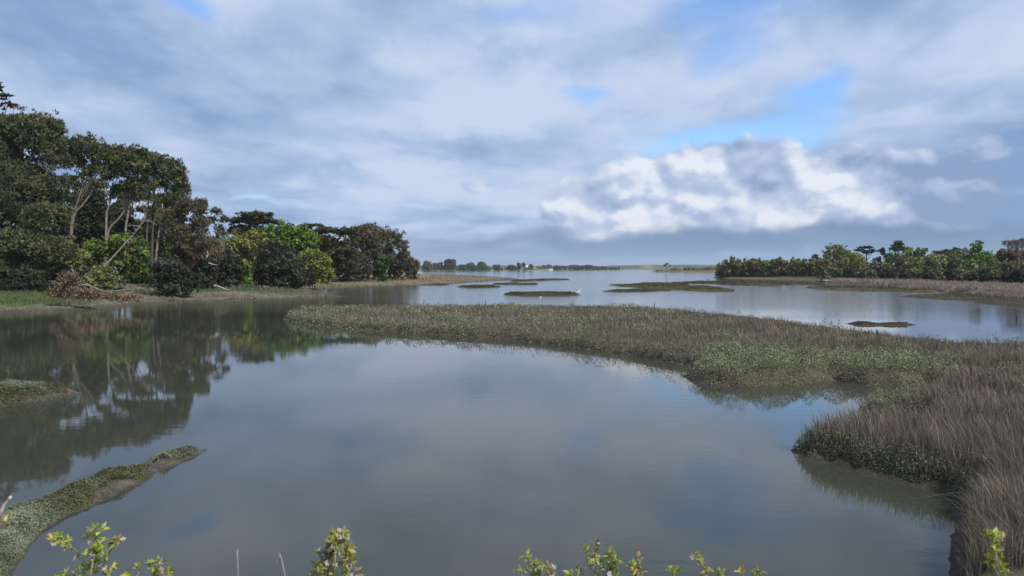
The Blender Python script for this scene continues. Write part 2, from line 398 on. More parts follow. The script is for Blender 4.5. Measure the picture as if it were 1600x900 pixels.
MUD = np.array([.095, .08, .066]); WET = np.array([.05, .043, .035])
def marsh_col(top, mid=(.14, .115, .095)):
    top = np.array(top); mid = np.array(mid)
    def f(x, y, z, d):
        n = fbm(x * .9, y * .9, 21)[:, None]
        c = np.where(True, mid * (1 - n) + top * n, top)
        t = sst(0.03, 0.16, z)[:, None]; c = MUD * (1 - t) + c * t
        t = sst(-0.02, 0.06, z)[:, None]; return WET * (1 - t) + c * t
    return f

# ---- the big marsh tongue
marsh_px = [(440, 498), (480, 508), (560, 516), (620, 520), (700, 525), (800, 531), (900, 543), (1000, 558), (1080, 572), (1115, 576), (1062, 588), (1095, 598), (1160, 605), (1250, 601), (1300, 594), (1360, 603),
            (1410, 603), (1446, 600), (1468, 602), (1464, 612), (1442, 627), (1395, 633), (1348, 637), (1334, 644), (1352, 652), (1400, 656), (1445, 661), (1448, 676), (1420, 685), (1340, 689), (1280, 694), (1243, 704), (1262, 714), (1340, 736),
            (1400, 752), (1460, 768), (1500, 784), (1488, 812), (1474, 850), (1480, 905), (1500, 1000), (2100, 1000), (2300, 560), (1600, 549), (1500, 546), (1400, 534), (1300, 521), (1220, 508), (1100, 495), (1000, 486), (800, 483), (600, 485), (480, 490)]
pool = gp(742, 489.5)
marsh = Land(marsh_px, 0.27, 0.38, 0.45, 0.22, 0.8, 1, 0.0, None, ((pool[0], pool[1], 1.0),))
marsh.mesh('marsh_ground', M_ground, marsh_col((.085, .08, .05), (.075, .062, .05)), 'brown muddy ground of the marsh tongue')

zone_px = [[(1050, 583), (1110, 565), (1200, 566), (1300, 570), (1420, 572), (1490, 590), (1420, 612), (1150, 612)], [(430, 490), (560, 492), (700, 500), (760, 515), (760, 535), (430, 525)],
           [(1322, 630), (1440, 622), (1470, 640), (1400, 660), (1328, 650)], [(1235, 697), (1285, 706), (1400, 740), (1470, 764), (1455, 790), (1235, 735)]]
zones = [np.array([gp(*p)[:2] for p in z]) for z in zone_px]
def zone_amt(x, y):
    P = np.stack([x, y], 1); a = np.full(len(x), -9.)
    for i, z in enumerate(zones): a = np.maximum(a, sdist(P, z) if i != 1 else np.minimum(sdist(P, z), 6 * (fbm(x * .4, y * .4, 52) - .63)))
    return a

# sea purslane cushions
x, y = (np.concatenate(q) for q in zip(marsh.sample(900000, ymin=9, ymax=85, power=2), marsh.sample(900000, ymin=9, ymax=24, power=2), marsh.sample(500000, ymin=25, ymax=85)))
d = marsh.sd(x, y); k = d > np.where(y < 24, .06, -.05); x, y, d = x[k], y[k], d[k]
za = zone_amt(x, y); nz = fbm(x * .55, y * .55, 40)
front = np.clip(0.05 + 0.03 * y, 0.3, .72) * (0.4 + 1.2 * nz)
fr = sst(-.05, .35, marsh.sd(x, y + .8) - d)
m_c = np.maximum(sst(0, -.5, d - front) * fr, np.maximum(sst(-.3, .5, za) * (.7 + .3 * sst(.3, .5, nz)), sst(.63, .72, nz) * .35))
k = rng.random(len(x)) < m_c; x, y, d, za = x[k], y[k], d[k], za[k]
lump = .6 * fbm(x * 1.6, y * 1.6, 60, 3) + .4 * vnoise(x * 3.2, y * 3.2, 66)
hc = (0.16 + 0.34 * sst(.3, .7, lump)) * sst(-.05, .25, d) * (.45 + .55 * sst(20, 27, y))
u = 1 - rng.random(len(x)) ** 2 * .75
z = marsh.z(x, y, d) + hc * u
px = np.hypot(x, y) / 774
gl = .25 + .75 * sst(.25, .75, .5 * (fbm(x * .8, y * .8, 33) + rng.random(len(x))))[:, None]
cc = tint((.092, .100, .05), len(x), .4, .08) * (1 - gl) + gl * tint((.165, .178, .11), len(x), .4, .08)
br = rng.random((len(x), 1)) < .25; cc = np.where(br, cc * np.array([1.7, 1.85, 1.6]), cc)
nn = unit(np.stack([rng.normal(size=len(x)) * 1.1, rng.normal(size=len(x)) * 1.1 - .35, np.ones(len(x))], 1))
mb = MB(); leaves(mb, np.stack([x, y, z], 1), nn, np.maximum(.024, px * .85) * (.6 + .8 * rng.random(len(x))), np.maximum(.011, px * .4), cc)
tag(mb.build('purslane_cover', M_cover), 'grey green sea purslane cushions along the edge of the marsh tongue', 'ground cover', None, 'stuff')

# dry cord grass
x, y = (np.concatenate(q) for q in zip(marsh.sample(420000, ymin=9, ymax=90, power=2), marsh.sample(420000, ymin=9, ymax=90)))
d = marsh.sd(x, y); k = d > 0.15; x, y, d = x[k], y[k], d[k]
za = zone_amt(x, y); nz = fbm(x * .55, y * .55, 40); cl = fbm(x * .9, y * .9, 70, 3)
pr = np.where(y < 26, sst(.05, .3, d), sst(.1, .7, d - 0.25)) * (1 - np.where(y < 19.5, .55, .96) * sst(-.2, .7, za)) * (1 - .75 * sst(.62, .72, nz)) * sst(.2, .5, cl)
far_thin = np.where(y > 40, 0.75, 1.0)
k = rng.random(len(x)) < pr * far_thin * .72; x, y, d, cl = x[k], y[k], d[k], cl[k]
n = len(x); px = np.hypot(x, y) / 774
near = sst(34, 18, y)
h = (0.16 + .20 * near + .25 * cl) * (.55 + .75 * rng.random(n)) * sst(0, 1.2, d + .5)
big = fbm(x * .12, y * .12, 81, 3)[:, None]; med = fbm(x * .5, y * .5, 85, 3)[:, None]
c1 = np.array([.168, .151, .124]); c2 = np.array([.188, .161, .133]); c3 = np.array([.17, .165, .115])
col = c1 * (1 - sst(.4, .65, big)) + c2 * sst(.4, .65, big); t = sst(.55, .75, med) * .8; col = col * (1 - t) + c3 * t
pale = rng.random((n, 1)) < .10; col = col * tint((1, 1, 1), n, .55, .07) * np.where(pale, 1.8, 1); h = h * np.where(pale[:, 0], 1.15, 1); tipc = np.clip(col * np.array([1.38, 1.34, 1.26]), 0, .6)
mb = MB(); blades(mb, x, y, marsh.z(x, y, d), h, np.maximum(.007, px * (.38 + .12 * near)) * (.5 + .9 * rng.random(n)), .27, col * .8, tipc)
tag(mb.build('marsh_grass', M_grass), 'dry purplish brown cord grass covering the marsh tongue', 'grass', None, 'stuff')

# ---- mud spits at the left
spit_px = [(20, 905), (42, 862), (72, 830), (112, 806), (160, 785), (220, 759), (243, 741), (272, 728), (316, 709), (326, 702), (282, 704), (238, 715), (226, 729), (180, 740), (100, 761), (40, 790), (0, 806), (-120, 850), (-200, 1000), (0, 1000)]
spitA = Land(spit_px, 0.09, 0.13, 0.45, 0.10, 1.6, 4)
spitA.mesh('mud_spit', M_mud, marsh_col((.08, .07, .052), (.095, .08, .066)), 'brown mud spit in the lower left corner')
spit2_px = [(-120, 660), (0, 637), (60, 629), (98, 621), (132, 614), (84, 610), (30, 607), (-120, 606)]
spitB = Land(spit2_px, 0.12, 0.28, 0.6, 0.10, 1.2, 6)
spitB.mesh('mud_spit', M_mud, marsh_col((.08, .07, .052), (.095, .08, .066)), 'small pointed mud bank at the left edge')
for S, nn_, lab, wy in ((spitA, 420000, 'silvery green purslane leaves on the lower left mud spit', 0), (spitB, 160000, 'pale green purslane leaves on the small bank at the left edge', 1)):
    x, y = S.sample(nn_, ymin=8.5, power=2); d = S.sd(x, y); k = d > .05; x, y, d = x[k], y[k], d[k]
    nz = fbm(x * 1.1, y * 1.1, 44)
    # bare mud along the open-water side
    side = sdist(np.stack([x, y], 1), S.poly); gx = x - y * ((S.poly[:, 0] / S.poly[:, 1]).mean())
    dr = S.sd(x + .22, y - .34)
    m_c = np.maximum(sst(-.16, .06, dr + (nz - .5) * .8) * sst(.2, .3, nz), .05) * (.55 + .45 * sst(.4, .6, fbm(x * 5, y * 5, 19, 2)))
    if wy: m_c = np.minimum(m_c + .35, 1) * sst(gp(100, 620)[0] + .2, gp(70, 620)[0] - .1, x)
    k = rng.random(len(x)) < m_c; x, y, d, nz = x[k], y[k], d[k], nz[k]
    lump = fbm(x * 2.5, y * 2.5, 61, 3); hc = (.04 + .09 * sst(.3, .75, lump)) * sst(0, .3, d)
    n = len(x); px = np.hypot(x, y) / 774; zz = S.z(x, y, d) + hc * (1 - rng.random(n) ** 2 * .8)
    g = sst(.3, .7, fbm(x * .7, y * .7, 90))[:, None]
    if not wy: g = np.clip(g + .5 * sst(13.5, 11.5, y)[:, None], 0, 1)
    cc = tint((.095, .105, .05), n, .4, .1) * (1 - g) + g * tint((.20, .225, .155), n, .35, .06)
    nr = unit(np.stack([rng.normal(size=n) * .7, rng.normal(size=n) * .7, np.ones(n)], 1))
    mb = MB(); leaves(mb, np.stack([x, y, zz], 1), nr, np.maximum(.018, px * .7) * (.6 + .8 * rng.random(n)), np.maximum(.008, px * .34), cc)
    tag(mb.build('purslane_cover', M_cover), lab, 'ground cover', None, 'stuff')

# ---- left bank with the wood
def left_extra(x, y, d): return sst(2, 12, d) * .5 + sst(8, 40, d) * 1.2
left_px = [(-1500, 500), (-400, 492), (0, 489), (60, 488), (130, 484), (175, 481), (240, 474.5), (320, 471.5), (400, 469), (480, 467), (548, 463.5), (505, 459.5), (490, 455), (520, 451), (600, 447.5), (690, 445), (735, 441),
           (790, 438), (815, 436.5), (785, 435), (735, 433.2), (660, 430.5), (600, 429), (420, 428), (0, 427), (-1500, 427)]
left = Land(left_px, 0.9, 0.28, 2.0, 0.9, 0.12, 15, 0, left_extra)
def left_col(x, y, z, d):
    n = fbm(x * .25, y * .25, 3)[:, None]; g = fbm(x * .12, y * .12, 31)[:, None]
    c = np.array([.15, .145, .095]) * (1 - n) + np.array([.20, .165, .13]) * n
    t = sst(2.5, 6.0, d)[:, None] * sst(.35, .5, g) * sst(130, 105, y)[:, None]; c = c * (1 - t) + np.array([.085, .115, .048]) * t
    t = sst(140, 180, y)[:, None]; c = c * (1 - t) + (np.array([.22, .16, .125]) * (1 - n) + np.array([.19, .165, .105]) * n) * t
    t = sst(.1, .3, z)[:, None]; c = np.array([.075, .072, .05]) * (1 - t) + c * t
    return c
left.mesh('left_bank', M_ground, left_col, 'low grassy bank of the wooded left shore')
x, y = left.sample(150000, ymax=330); d = left.sd(x, y); k = (d > .5) & (d < 26); x, y, d = x[k], y[k], d[k]
n = len(x); px = np.hypot(x, y) / 774; cl = fbm(x * .3, y * .3, 8)
c = left_col(x, y, left.z(x, y, d), d) * tint((1.15, 1.15, 1.1), n, .3, .08)
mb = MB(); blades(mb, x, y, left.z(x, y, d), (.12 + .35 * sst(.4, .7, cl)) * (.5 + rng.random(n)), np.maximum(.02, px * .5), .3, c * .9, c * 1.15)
tag(mb.build('bank_grass', M_grass), 'short green and straw coloured grass on the left bank', 'grass', None, 'stuff')

# ---- flat islets and mud banks in the middle distance
FLATS = []
def islet(px, h=.12, label='', col=(.115, .105, .055), step=.6, edge=.9, namp=.5, ns=.25, seed=3):
    Ld = Land(px, step, h, edge, namp, ns, seed)
    def cf(x, y, z, d):
        n = fbm(x * .3, y * .12, 5)[:, None]; c = np.array(col) * np.array([1, .92, .92]) * (.40 + .4 * n); t = sst(0, .05, z)[:, None]
        return np.array([.06, .055, .04]) * (1 - t) + c * t
    Ld.mesh('mudflat', M_ground, cf, label); FLATS.append((Ld, col)); return Ld
mid_islet = islet([(785, 460.5), (800, 458.8), (850, 458.2), (897, 459), (908, 461), (880, 462), (820, 462.4)], .32, 'dark green islet where the white egret stands', (.07, .075, .035), .4, .8, .2)
islet([(715, 448.2), (735, 447.2), (772, 446.9), (784, 448.6), (760, 449.8), (728, 450)], .22, 'tiny low islet left of centre', (.085, .085, .045), .5, .8)
islet([(768, 444), (800, 443), (842, 443.6), (838, 445), (790, 445.4)], .18, 'thin dark islet in open water', (.09, .085, .05), .6)
islet([(803, 440.6), (850, 438.5), (893, 437), (900, 436.2), (860, 436), (830, 437), (800, 438.8)], .2, 'olive mud point off the left shore', (.13, .115, .065), 1., 1.5, 4, .05)
islet([(640, 445.6), (680, 446.2), (702, 445.6), (690, 444.4), (640, 443.8)], .16, 'narrow mud strip along the left spit', (.10, .09, .05), .7)
islet([(950, 445.5), (985, 443.4), (1030, 442.4), (1070, 444), (1110, 448), (1140, 453), (1146, 456.5), (1100, 456), (1040, 453), (990, 449.5)], .2, 'long olive mud bank right of centre', (.125, .11, .06), .8, 1.2, 10, .07)
islet([(940, 455.6), (965, 452.8), (1010, 452.6), (1050, 454.6), (1010, 456.2), (960, 456.6)], .15, 'thin dark mud strip in front of the long bank', (.085, .08, .05), .5, .8, .6)
islet([(1040, 442), (1090, 439.5), (1160, 441), (1240, 444), (1210, 448.5), (1150, 447.5), (1120, 444.5)], .15, 'patchy mud flat below the hedge', (.125, .10, .075), .9, 1.2, 55, .05)
islet([(1105, 437), (1180, 438.8), (1260, 441.5), (1300, 446), (1230, 444.8), (1150, 441.5)], .15, 'brown mud apron along the hedge', (.14, .11, .08), .9, 1.2, 34, .05)
islet([(1246, 450), (1290, 447.5), (1400, 449), (1480, 454.5), (1500, 459.5), (1420, 457.5), (1330, 455.5), (1280, 453)], .25, 'olive mud flat before the reeds', (.13, .115, .06), .6, 1.0, 6, .08)
islet([(1405, 463.5), (1450, 461.5), (1540, 464), (1640, 474), (1640, 480), (1540, 471.5), (1470, 467.5)], .28, 'dark mud point in front of the reed bank', (.10, .095, .055), .5, .9, .4)
islet([(1520, 473), (1560, 472), (1680, 480), (1680, 487), (1580, 479), (1540, 475)], .25, 'dark mud point at the right edge', (.10, .095, .055), .5, .9, .3)
bird_islet = islet([(1320, 505.8), (1332, 504.4), (1350, 504.2), (1372, 506.2), (1386, 506.2), (1400, 505.4), (1416, 505.8), (1436, 508), (1412, 508.8), (1392, 509), (1376, 508.6), (1352, 509.8), (1334, 508)], .17, 'low muddy islet where dark ducks rest', (.075, .066, .042), .15, .8, .10, .9)

mbf = MB()
for Ld, fc in FLATS:
    a_ = abs(np.sum(Ld.poly[:, 0] * np.roll(Ld.poly[:, 1], 1) - Ld.poly[:, 1] * np.roll(Ld.poly[:, 0], 1))) / 2
    lo, hi = Ld.poly.min(0), Ld.poly.max(0); nn_ = int(min(26000, 1500 + a_ * 14)); x = rng.uniform(lo[0], hi[0], nn_); y = rng.uniform(lo[1], hi[1], nn_); d = Ld.sd(x, y)
    k = (d > .05) & (rng.random(nn_) < sst(.35, .6, fbm(x * .25, y * .25, 23))); x, y, d = x[k], y[k], d[k]; n = len(x); px = np.hypot(x, y) / 774
    if n == 0: continue
    blades(mbf, x, y, Ld.z(x, y, d), (.06 + .10 * rng.random(n)) * np.clip(y / 110, .6, 1.8), px * .8, .5, tint(np.array(fc) * np.array([.75, .78, .7]), n, .45, .1), None)
tag(mbf.build('mudflat_plants', M_grass), 'short olive plants growing on the flat mud islets', 'ground cover', None, 'stuff')

# ---- right bank
right_px = [(1111, 434.2), (1150, 436.4), (1230, 438.4), (1290, 440), (1312, 442), (1340, 445), (1400, 449), (1450, 454), (1480, 458), (1540, 463), (1600, 469), (1700, 480), (2000, 505), (2800, 520), (2800, 425), (1400, 425), (1200, 427.5), (1125, 430.5)]
def right_extra(x, y, d): return sst(6, 30, d) * .8 + sst(20, 90, d) * 3.0
right = Land(right_px, 1.6, 0.45, 2.5, 1.2, 0.1, 25, 0, right_extra)
def right_col(x, y, z, d):
    n = fbm(x * .15, y * .15, 3)[:, None]; c = np.array([.13, .10, .08]) * (1 - n) + np.array([.10, .088, .055]) * n
    t = sst(8, 16, d)[:, None]; c = c * (1 - t) + np.array([.06, .07, .032]) * t
    t = sst(.05, .2, z)[:, None]; return np.array([.06, .055, .04]) * (1 - t) + c * t
right.mesh('right_bank', M_ground, right_col, 'low bank under the thickets of the right shore')
x, y = right.sample(200000, ymax=330); d = right.sd(x, y); nz = fbm(x * .12, y * .12, 77)
k = (d > .2) & (d < 9 + 14 * nz) & (x > gp(1290, 440)[0] * y / gp(1290, 440)[1]); x, y, d, nz = x[k], y[k], d[k], nz[k]
k = rng.random(len(x)) < sst(.3, .45, fbm(x * .25, y * .25, 14)); x, y, d = x[k], y[k], d[k]
n = len(x); px = np.hypot(x, y) / 774; cl = fbm(x * .2, y * .2, 8)
c = tint((.27, .215, .18), n, .3, .06)
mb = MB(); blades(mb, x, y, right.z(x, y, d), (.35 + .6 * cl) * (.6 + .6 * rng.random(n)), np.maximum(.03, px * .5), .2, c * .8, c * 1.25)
tag(mb.build('reeds', M_grass), 'band of pale pinkish dry reeds along the right shore', 'reeds', None, 'stuff')

# ---- embankment under the camera (below the frame)
mb = MB(); gx = np.linspace(-30, 30, 121); gy = np.array([-6, -3, 0, 1.2, 2.0, 2.6, 3.4, 4.2, 5.0, 5.8, 6.4, 7.0]); gz = np.array([2.3, 2.4, 2.4, 2.35, 2.2, 1.95, 1.5, 1.05, .6, .15, -.2, -.6])
Xg, Yg = np.meshgrid(gx, gy); Zg = np.repeat(gz[:, None], len(gx), 1) + (fbm(Xg * 1.3, Yg * 1.3, 4) - .5) * .25
idx = np.arange(Xg.size).reshape(Xg.shape); q = np.stack([idx[:-1, :-1], idx[:-1, 1:], idx[1:, 1:], idx[1:, :-1]], -1).reshape(-1, 4)
mb.add(np.stack([Xg, Yg, Zg], -1).reshape(-1, 3), None, q, (.10, .10, .05)); tag(mb.build('embankment', M_ground, None, True), 'grassy embankment at the near shore', None, None, 'structure')
def bank_z(x, y): return np.interp(y, gy, gz)
n = 30000; x = rng.uniform(-9, 9, n); y = rng.uniform(.4, 6.3, n); c = tint((.12, .15, .05), n, .3, .1)
mb = MB(); blades(mb, x, y, bank_z(x, y), .14 + .14 * rng.random(n), np.full(n, .007), .4, c * .8, c * 1.2)
tag(mb.build('embankment_grass', M_grass), 'short grass on the near embankment', 'grass', None, 'stuff')

# ------------------------------------------------------------------ trees
def crown_clumps(ells, Y, dens, rr, depth=.8, low=-.5, fill=.35):
    """clump centres spread through the outer part of each ellipsoid"""
    Cs = []; Rs = []
    for e in ells:
        cx, cy, rx, ry = e[:4]; Ye = Y + (e[4] if len(e) > 4 else 0)
        c = at(cx, cy, Ye); R = np.array([rx / F * Ye, max(rx, ry) / F * Ye * depth, ry / F * Ye])
        n = max(7, int(1.5 * dens * (rx * ry) ** .5 / 4))
        u = unit(rng.normal(size=(n, 3))); u[:, 2] = np.where(u[:, 2] < low, -u[:, 2], u[:, 2])
        rad = 1 - fill * rng.random((n, 1)) ** .7
        rc = rr * (R[0] * R[2]) ** .5 * (.6 + .8 * rng.random(n))
        st = rng.random((n, 1)) < .14; rc = np.where(st[:, 0], rc * .55, rc); rad = np.where(st, 1.0 + .22 * rng.random((n, 1)), rad)
        Cs.append(c + u * (R - np.minimum(rc[:, None] * .75, R * .6)) * rad); Rs.append(rc)
    return np.concatenate(Cs), np.concatenate(Rs)

PAL = {
    'pine': ((.100, .118, .058), (.072, .090, .045), (.135, .135, .066)),
    'drypine': ((.130, .118, .066), (.10, .102, .058), (.155, .125, .075)),
    'cypress': ((.080, .080, .042), (.06, .064, .036), (.105, .092, .046)),
    'spring': ((.125, .20, .032), (.075, .115, .03), (.15, .165, .045)),
    'dark': ((.050, .056, .038), (.040, .046, .032), (.066, .072, .048)),
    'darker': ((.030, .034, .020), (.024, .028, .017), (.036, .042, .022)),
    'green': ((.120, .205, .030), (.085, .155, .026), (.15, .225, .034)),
    'deep': ((.055, .105, .024), (.045, .085, .022), (.075, .125, .028)),
    'yellow': ((.205, .22, .050), (.16, .185, .044), (.225, .205, .06)),
    'olive': ((.155, .155, .062), (.115, .125, .05), (.19, .175, .07)),
    'hedge': ((.21, .19, .085), (.17, .16, .07), (.24, .21, .09)),
    'hedge_green': ((.19, .215, .068), (.15, .175, .055), (.22, .215, .07)),
    'mixed': ((.155, .185, .06), (.13, .13, .07), (.195, .235, .06)),
    'grey': ((.18, .18, .11), (.145, .15, .09), (.21, .205, .13)),
    'brown': ((.125, .09, .055), (.105, .085, .05), (.15, .10, .06)),
    'far': ((.06, .078, .04), (.05, .065, .035), (.07, .08, .04)),
    'fargreen': ((.085, .13, .04), (.07, .11, .038), (.10, .14, .042)),
}

def foliage(mb, Cs, Rs, Y, pal, style, k=1.0, lp=4.2, flat=1.0):
    pal = np.array(PAL[pal]); ps = Y / F                                  # size of one picture row at this depth
    cnt = np.maximum(8, (k * 1.7 * math.pi * (Rs / ps) ** 2 / (lp * lp * .36)).astype(int))
    idx = np.repeat(np.arange(len(Cs)), cnt); n = len(idx)
    o = unit(rng.normal(size=(n, 3))); o[:, 2] = np.where((o[:, 2] < 0) & (rng.random(n) < .45), -o[:, 2], o[:, 2])
    r = Rs[idx][:, None] * (.45 + .6 * rng.random((n, 1)) ** .6)
    P = Cs[idx] + o * r * np.array([1, 1, flat])
    base = pal[rng.integers(0, 3, len(Cs))] * (.8 + .4 * rng.random((len(Cs), 1)))
    col = base[idx] * (1 + (rng.random((n, 1)) - .5) * .6) * (1 + (rng.random((n, 3)) - .5) * .14)
    s = lp * ps * (.55 + .9 * rng.random(n))
    if style == 'needle':                                                 # tufts of needles pointing out and up
        for q in range(2):
            ax = unit(o * .7 + np.array([0, 0, .45]) + rng.normal(size=(n, 3)) * .55)
            nr = unit(np.cross(ax, rng.normal(size=(n, 3))))
            leaves(mb, P + ax * (s * .4)[:, None], nr, s * .6, s * .2, col, axis=ax)
    elif style == 'plate':                                                # flat sprays of a cypress
        ax = unit(o * np.array([1, 1, .25]) + rng.normal(size=(n, 3)) * np.array([.5, .5, .18]) + np.array([0, 0, .12]))
        nr = unit(np.array([0, 0, 1.]) + rng.normal(size=(n, 3)) * .55)
        nr = unit(nr - ax * (nr * ax).sum(1, keepdims=True))
        leaves(mb, P, nr, s * .85, s * .26, col, axis=ax)
    elif style == 'twig':
        ax = unit(o * .5 + np.array([0, 0, .7]) + rng.normal(size=(n, 3)) * .4); nr = unit(np.cross(ax, rng.normal(size=(n, 3))))
        leaves(mb, P, nr, s * .85, s * .2, col, axis=ax)
    else:
        nr = unit(o * .75 + rng.normal(size=(n, 3)) * .55 + np.array([0, 0, .15]))
        leaves(mb, P, nr, s * .5, s * .33, col)

def pushed(x, Y):                                                         # the wood stands well back from the water line
    return Y * 1.15 if 1295 < x < 1800 and Y < 320 else Y if x > 660 else (Y * 1.2 if Y < 130 else Y * 1.1 + 3)

def ground_z(x, y):
    z = 0.0
    for Ld in (left, right):
        d = Ld.sd(np.array([x]), np.array([y]))
        if d[0] > 0: z = max(z, float(Ld.z(np.array([x]), np.array([y]), d)[0]))
    return z

def plant(name, label, cat, Y, ells, pal, style='leaf', trunks=None, tr=.22, bark=(.20, .165, .14), dens=3.0, rr=.30, k=1.0, lp=4.2, depth=.8, group=None, low=-.5, fill=.4, flat=1.0, limbs=10, foot=None, base_at=None, parts=('trunk', 'crown'), gz=None):
    Y = pushed(ells[0][0], Y)
    if style == 'leaf' and low == -.5: low = -1.1
    if parts[0] == 'stem':                                                 # shrubs are leafy down to the ground
        low = -1.1; ff = ells[0][0] if foot is None else foot; b = at(ff, 440, Y); g = ground_z(b[0], b[1]) if gz is None else gz
        gy = HOR + (H - g) * F / Y; x0 = min(e[0] - e[2] for e in ells); x1 = max(e[0] + e[2] for e in ells); hh = max(4, (gy - min(e[1] - e[3] for e in ells)) * .2)
        ells = list(ells) + [((x0 + x1) / 2, gy - hh * .8, (x1 - x0) * .42, hh)]
    Cs, Rs = crown_clumps(ells, Y, dens, rr, depth, low, fill)
    fx = ells[0][0] if foot is None else foot
    b = at(fx, 440, Y); g = ground_z(b[0], b[1]) if gz is None else gz; b[2] = g - .05
    root = thing(name, b, label, cat, group)
    mb = MB()
    tl = trunks or [None]; tops = []
    for t in tl:
        if t is None:
            top = np.average(Cs, axis=0, weights=Rs); top[2] = max(top[2], g + .5)
            pts = wobble(b, top, 5, .02 * np.linalg.norm(top - b))
        else:
            pp = [at(q[0], q[1], Y + (q[2] if len(q) > 2 else 0)) for q in t]
            p0 = b.copy(); lowp = pp[0]; p0[0] = lowp[0] + (lowp[0] - pp[-1][0]) * .25 * min(1, max(0, (lowp[2] - b[2])) / max(.1, pp[-1][2] - lowp[2])); p0[1] = lowp[1]
            pts = np.vstack([p0[None], np.array(pp)]) if lowp[2] > b[2] + .3 else np.array(pp)
            pts = resample(pts, 3 * len(pts)) if len(pts) > 2 else pts
        rad = tr * np.linspace(1, .4, len(pts)); tube(mb, pts, rad, 8, bark); tops.append((pts, rad))
    for i in rng.permutation(len(Cs))[:limbs]:
        pts, rad = min(tops, key=lambda T: np.linalg.norm(T[0][-1] - Cs[i])); j = int(rng.integers(len(pts) // 2, len(pts)))
        p = wobble(pts[j], Cs[i], 5, .045 * np.linalg.norm(Cs[i] - pts[j])); p[1:-1, 2] -= .04 * np.linalg.norm(Cs[i] - pts[j])
        tube(mb, p, np.linspace(rad[j] * .5, .02 * tr / .2, 5), 5, bark)
    mb.build(parts[0], M_bark, root)
    mb = MB(); foliage(mb, Cs, Rs, Y, pal, style, k, lp, flat)
    mb.build(parts[1], M_needle if style in ('needle', 'plate') else M_leaf, root)
    return root

PALE = (.23, .19, .165); DARKB = (.10, .08, .07); BU = ('stem', 'foliage')
# ---- the wood on the left shore
plant('cypress_tree', 'dark pointed conifer whose spiky top rises above the leftmost pines', 'tree', 98, [(-6, 138, 12, 9), (2, 152, 20, 8), (6, 166, 26, 9), (-10, 190, 45, 20), (-10, 250, 50, 50)], 'cypress', 'plate', tr=.3, dens=5, rr=.22, k=1.0, lp=5, flat=.4, foot=-8, limbs=14, bark=DARKB)
plant('pine_tree', 'tallest broad dark pine with dense layered crown at the left edge', 'tree', 84, [(-40, 240, 85, 70), (55, 215, 52, 40), (75, 245, 34, 38), (20, 300, 80, 50), (0, 345, 85, 45), (88, 292, 22, 20)], 'pine', 'needle', dens=9, rr=.18, k=.95, lp=3.9, tr=.38, foot=5, bark=DARKB, limbs=16)
plant('pine_tree', 'low spreading pine with drooping branches below the tallest pine', 'tree', 79, [(75, 345, 42, 30), (45, 385, 60, 34), (90, 395, 34, 28), (5, 400, 50, 40), (30, 430, 50, 22)], 'pine', 'needle', dens=8, rr=.19, k=.9, lp=3.9, tr=.22, foot=45, bark=DARKB)
plant('pine_tree', 'pine with twin slender pale trunks leaning right beneath a small crown', 'tree', 88, [(132, 236, 34, 24), (118, 258, 22, 18), (160, 247, 24, 22), (148, 270, 26, 14), (158, 292, 14, 8), (112, 290, 14, 16), (100, 318, 18, 18)], 'pine', 'needle', trunks=[[(112, 344), (118, 325), (127, 298), (132, 268)], [(114, 344), (128, 322), (144, 300), (157, 280)]], tr=.20, bark=PALE, dens=9, rr=.19, k=.95, lp=3.9, foot=108)
plant('holm_oak', 'very dark evergreen tree filling the hollow behind the pale pine trunks', 'tree', 100, [(146, 318, 22, 24), (150, 345, 34, 30), (135, 365, 36, 28), (190, 365, 30, 26)], 'darker', dens=5, rr=.34, k=1.25, lp=5, tr=.25, bark=DARKB, foot=150)
plant('pine_tree', 'broad topped pine on bare pale trunks in the middle of the pine group', 'tree', 90, [(190, 252, 40, 24), (215, 262, 44, 30), (178, 274, 20, 18), (215, 292, 34, 16), (186, 300, 14, 10), (222, 312, 16, 8)], 'pine', 'needle', trunks=[[(166, 343), (168, 328), (174, 308), (176, 285)], [(168, 366), (184, 344), (194, 328), (193, 312), (200, 288)], [(196, 362), (200, 335), (203, 312), (205, 275)]], tr=.19, bark=PALE, dens=9, rr=.19, k=.95, lp=3.9, foot=180, limbs=14)
plant('pine_tree', 'pine on two dark straight trunks at the right of the pine group', 'tree', 96, [(252, 268, 42, 24), (272, 286, 28, 26), (240, 290, 30, 12), (285, 300, 16, 16), (268, 318, 34, 16), (225, 330, 14, 8)], 'pine', 'needle', trunks=[[(229, 372), (231, 340), (233, 300), (238, 275)], [(238, 372), (240, 340), (241, 300), (247, 275)]], tr=.2, bark=DARKB, dens=9, rr=.19, k=.95, lp=3.9, foot=236, limbs=14)
plant('pine_tree', 'rusty tinged pine with ragged low crown beside the gap in the wood', 'tree', 87, [(300, 330, 30, 22), (268, 342, 28, 14), (312, 358, 22, 24), (282, 372, 34, 22), (315, 390, 20, 22)], 'drypine', 'needle', trunks=[[(243, 410), (247, 375), (251, 345), (254, 318)]], tr=.2, bark=PALE, dens=5, rr=.25, k=.85, lp=3.9, foot=243, limbs=16)
plant('pine_tree', 'thin sparse pine seen against the sky at the gap', 'tree', 97, [(338, 332, 9, 9), (332, 348, 9, 10), (345, 368, 12, 18), (350, 345, 7, 7)], 'pine', 'needle', trunks=[[(342, 420), (343, 380), (340, 330)]], tr=.09, dens=4, rr=.28, k=.5, lp=4.5, foot=342, limbs=12)
plant('hawthorn_tree', 'fresh green leafy tree in front of the pale pine trunks', 'tree', 83, [(196, 378, 34, 18), (214, 400, 26, 24), (156, 388, 30, 18), (140, 408, 26, 18), (185, 418, 38, 20), (222, 425, 16, 18)], 'spring', dens=5, rr=.26, k=.9, lp=4.6, foot=190, tr=.14, bark=DARKB)
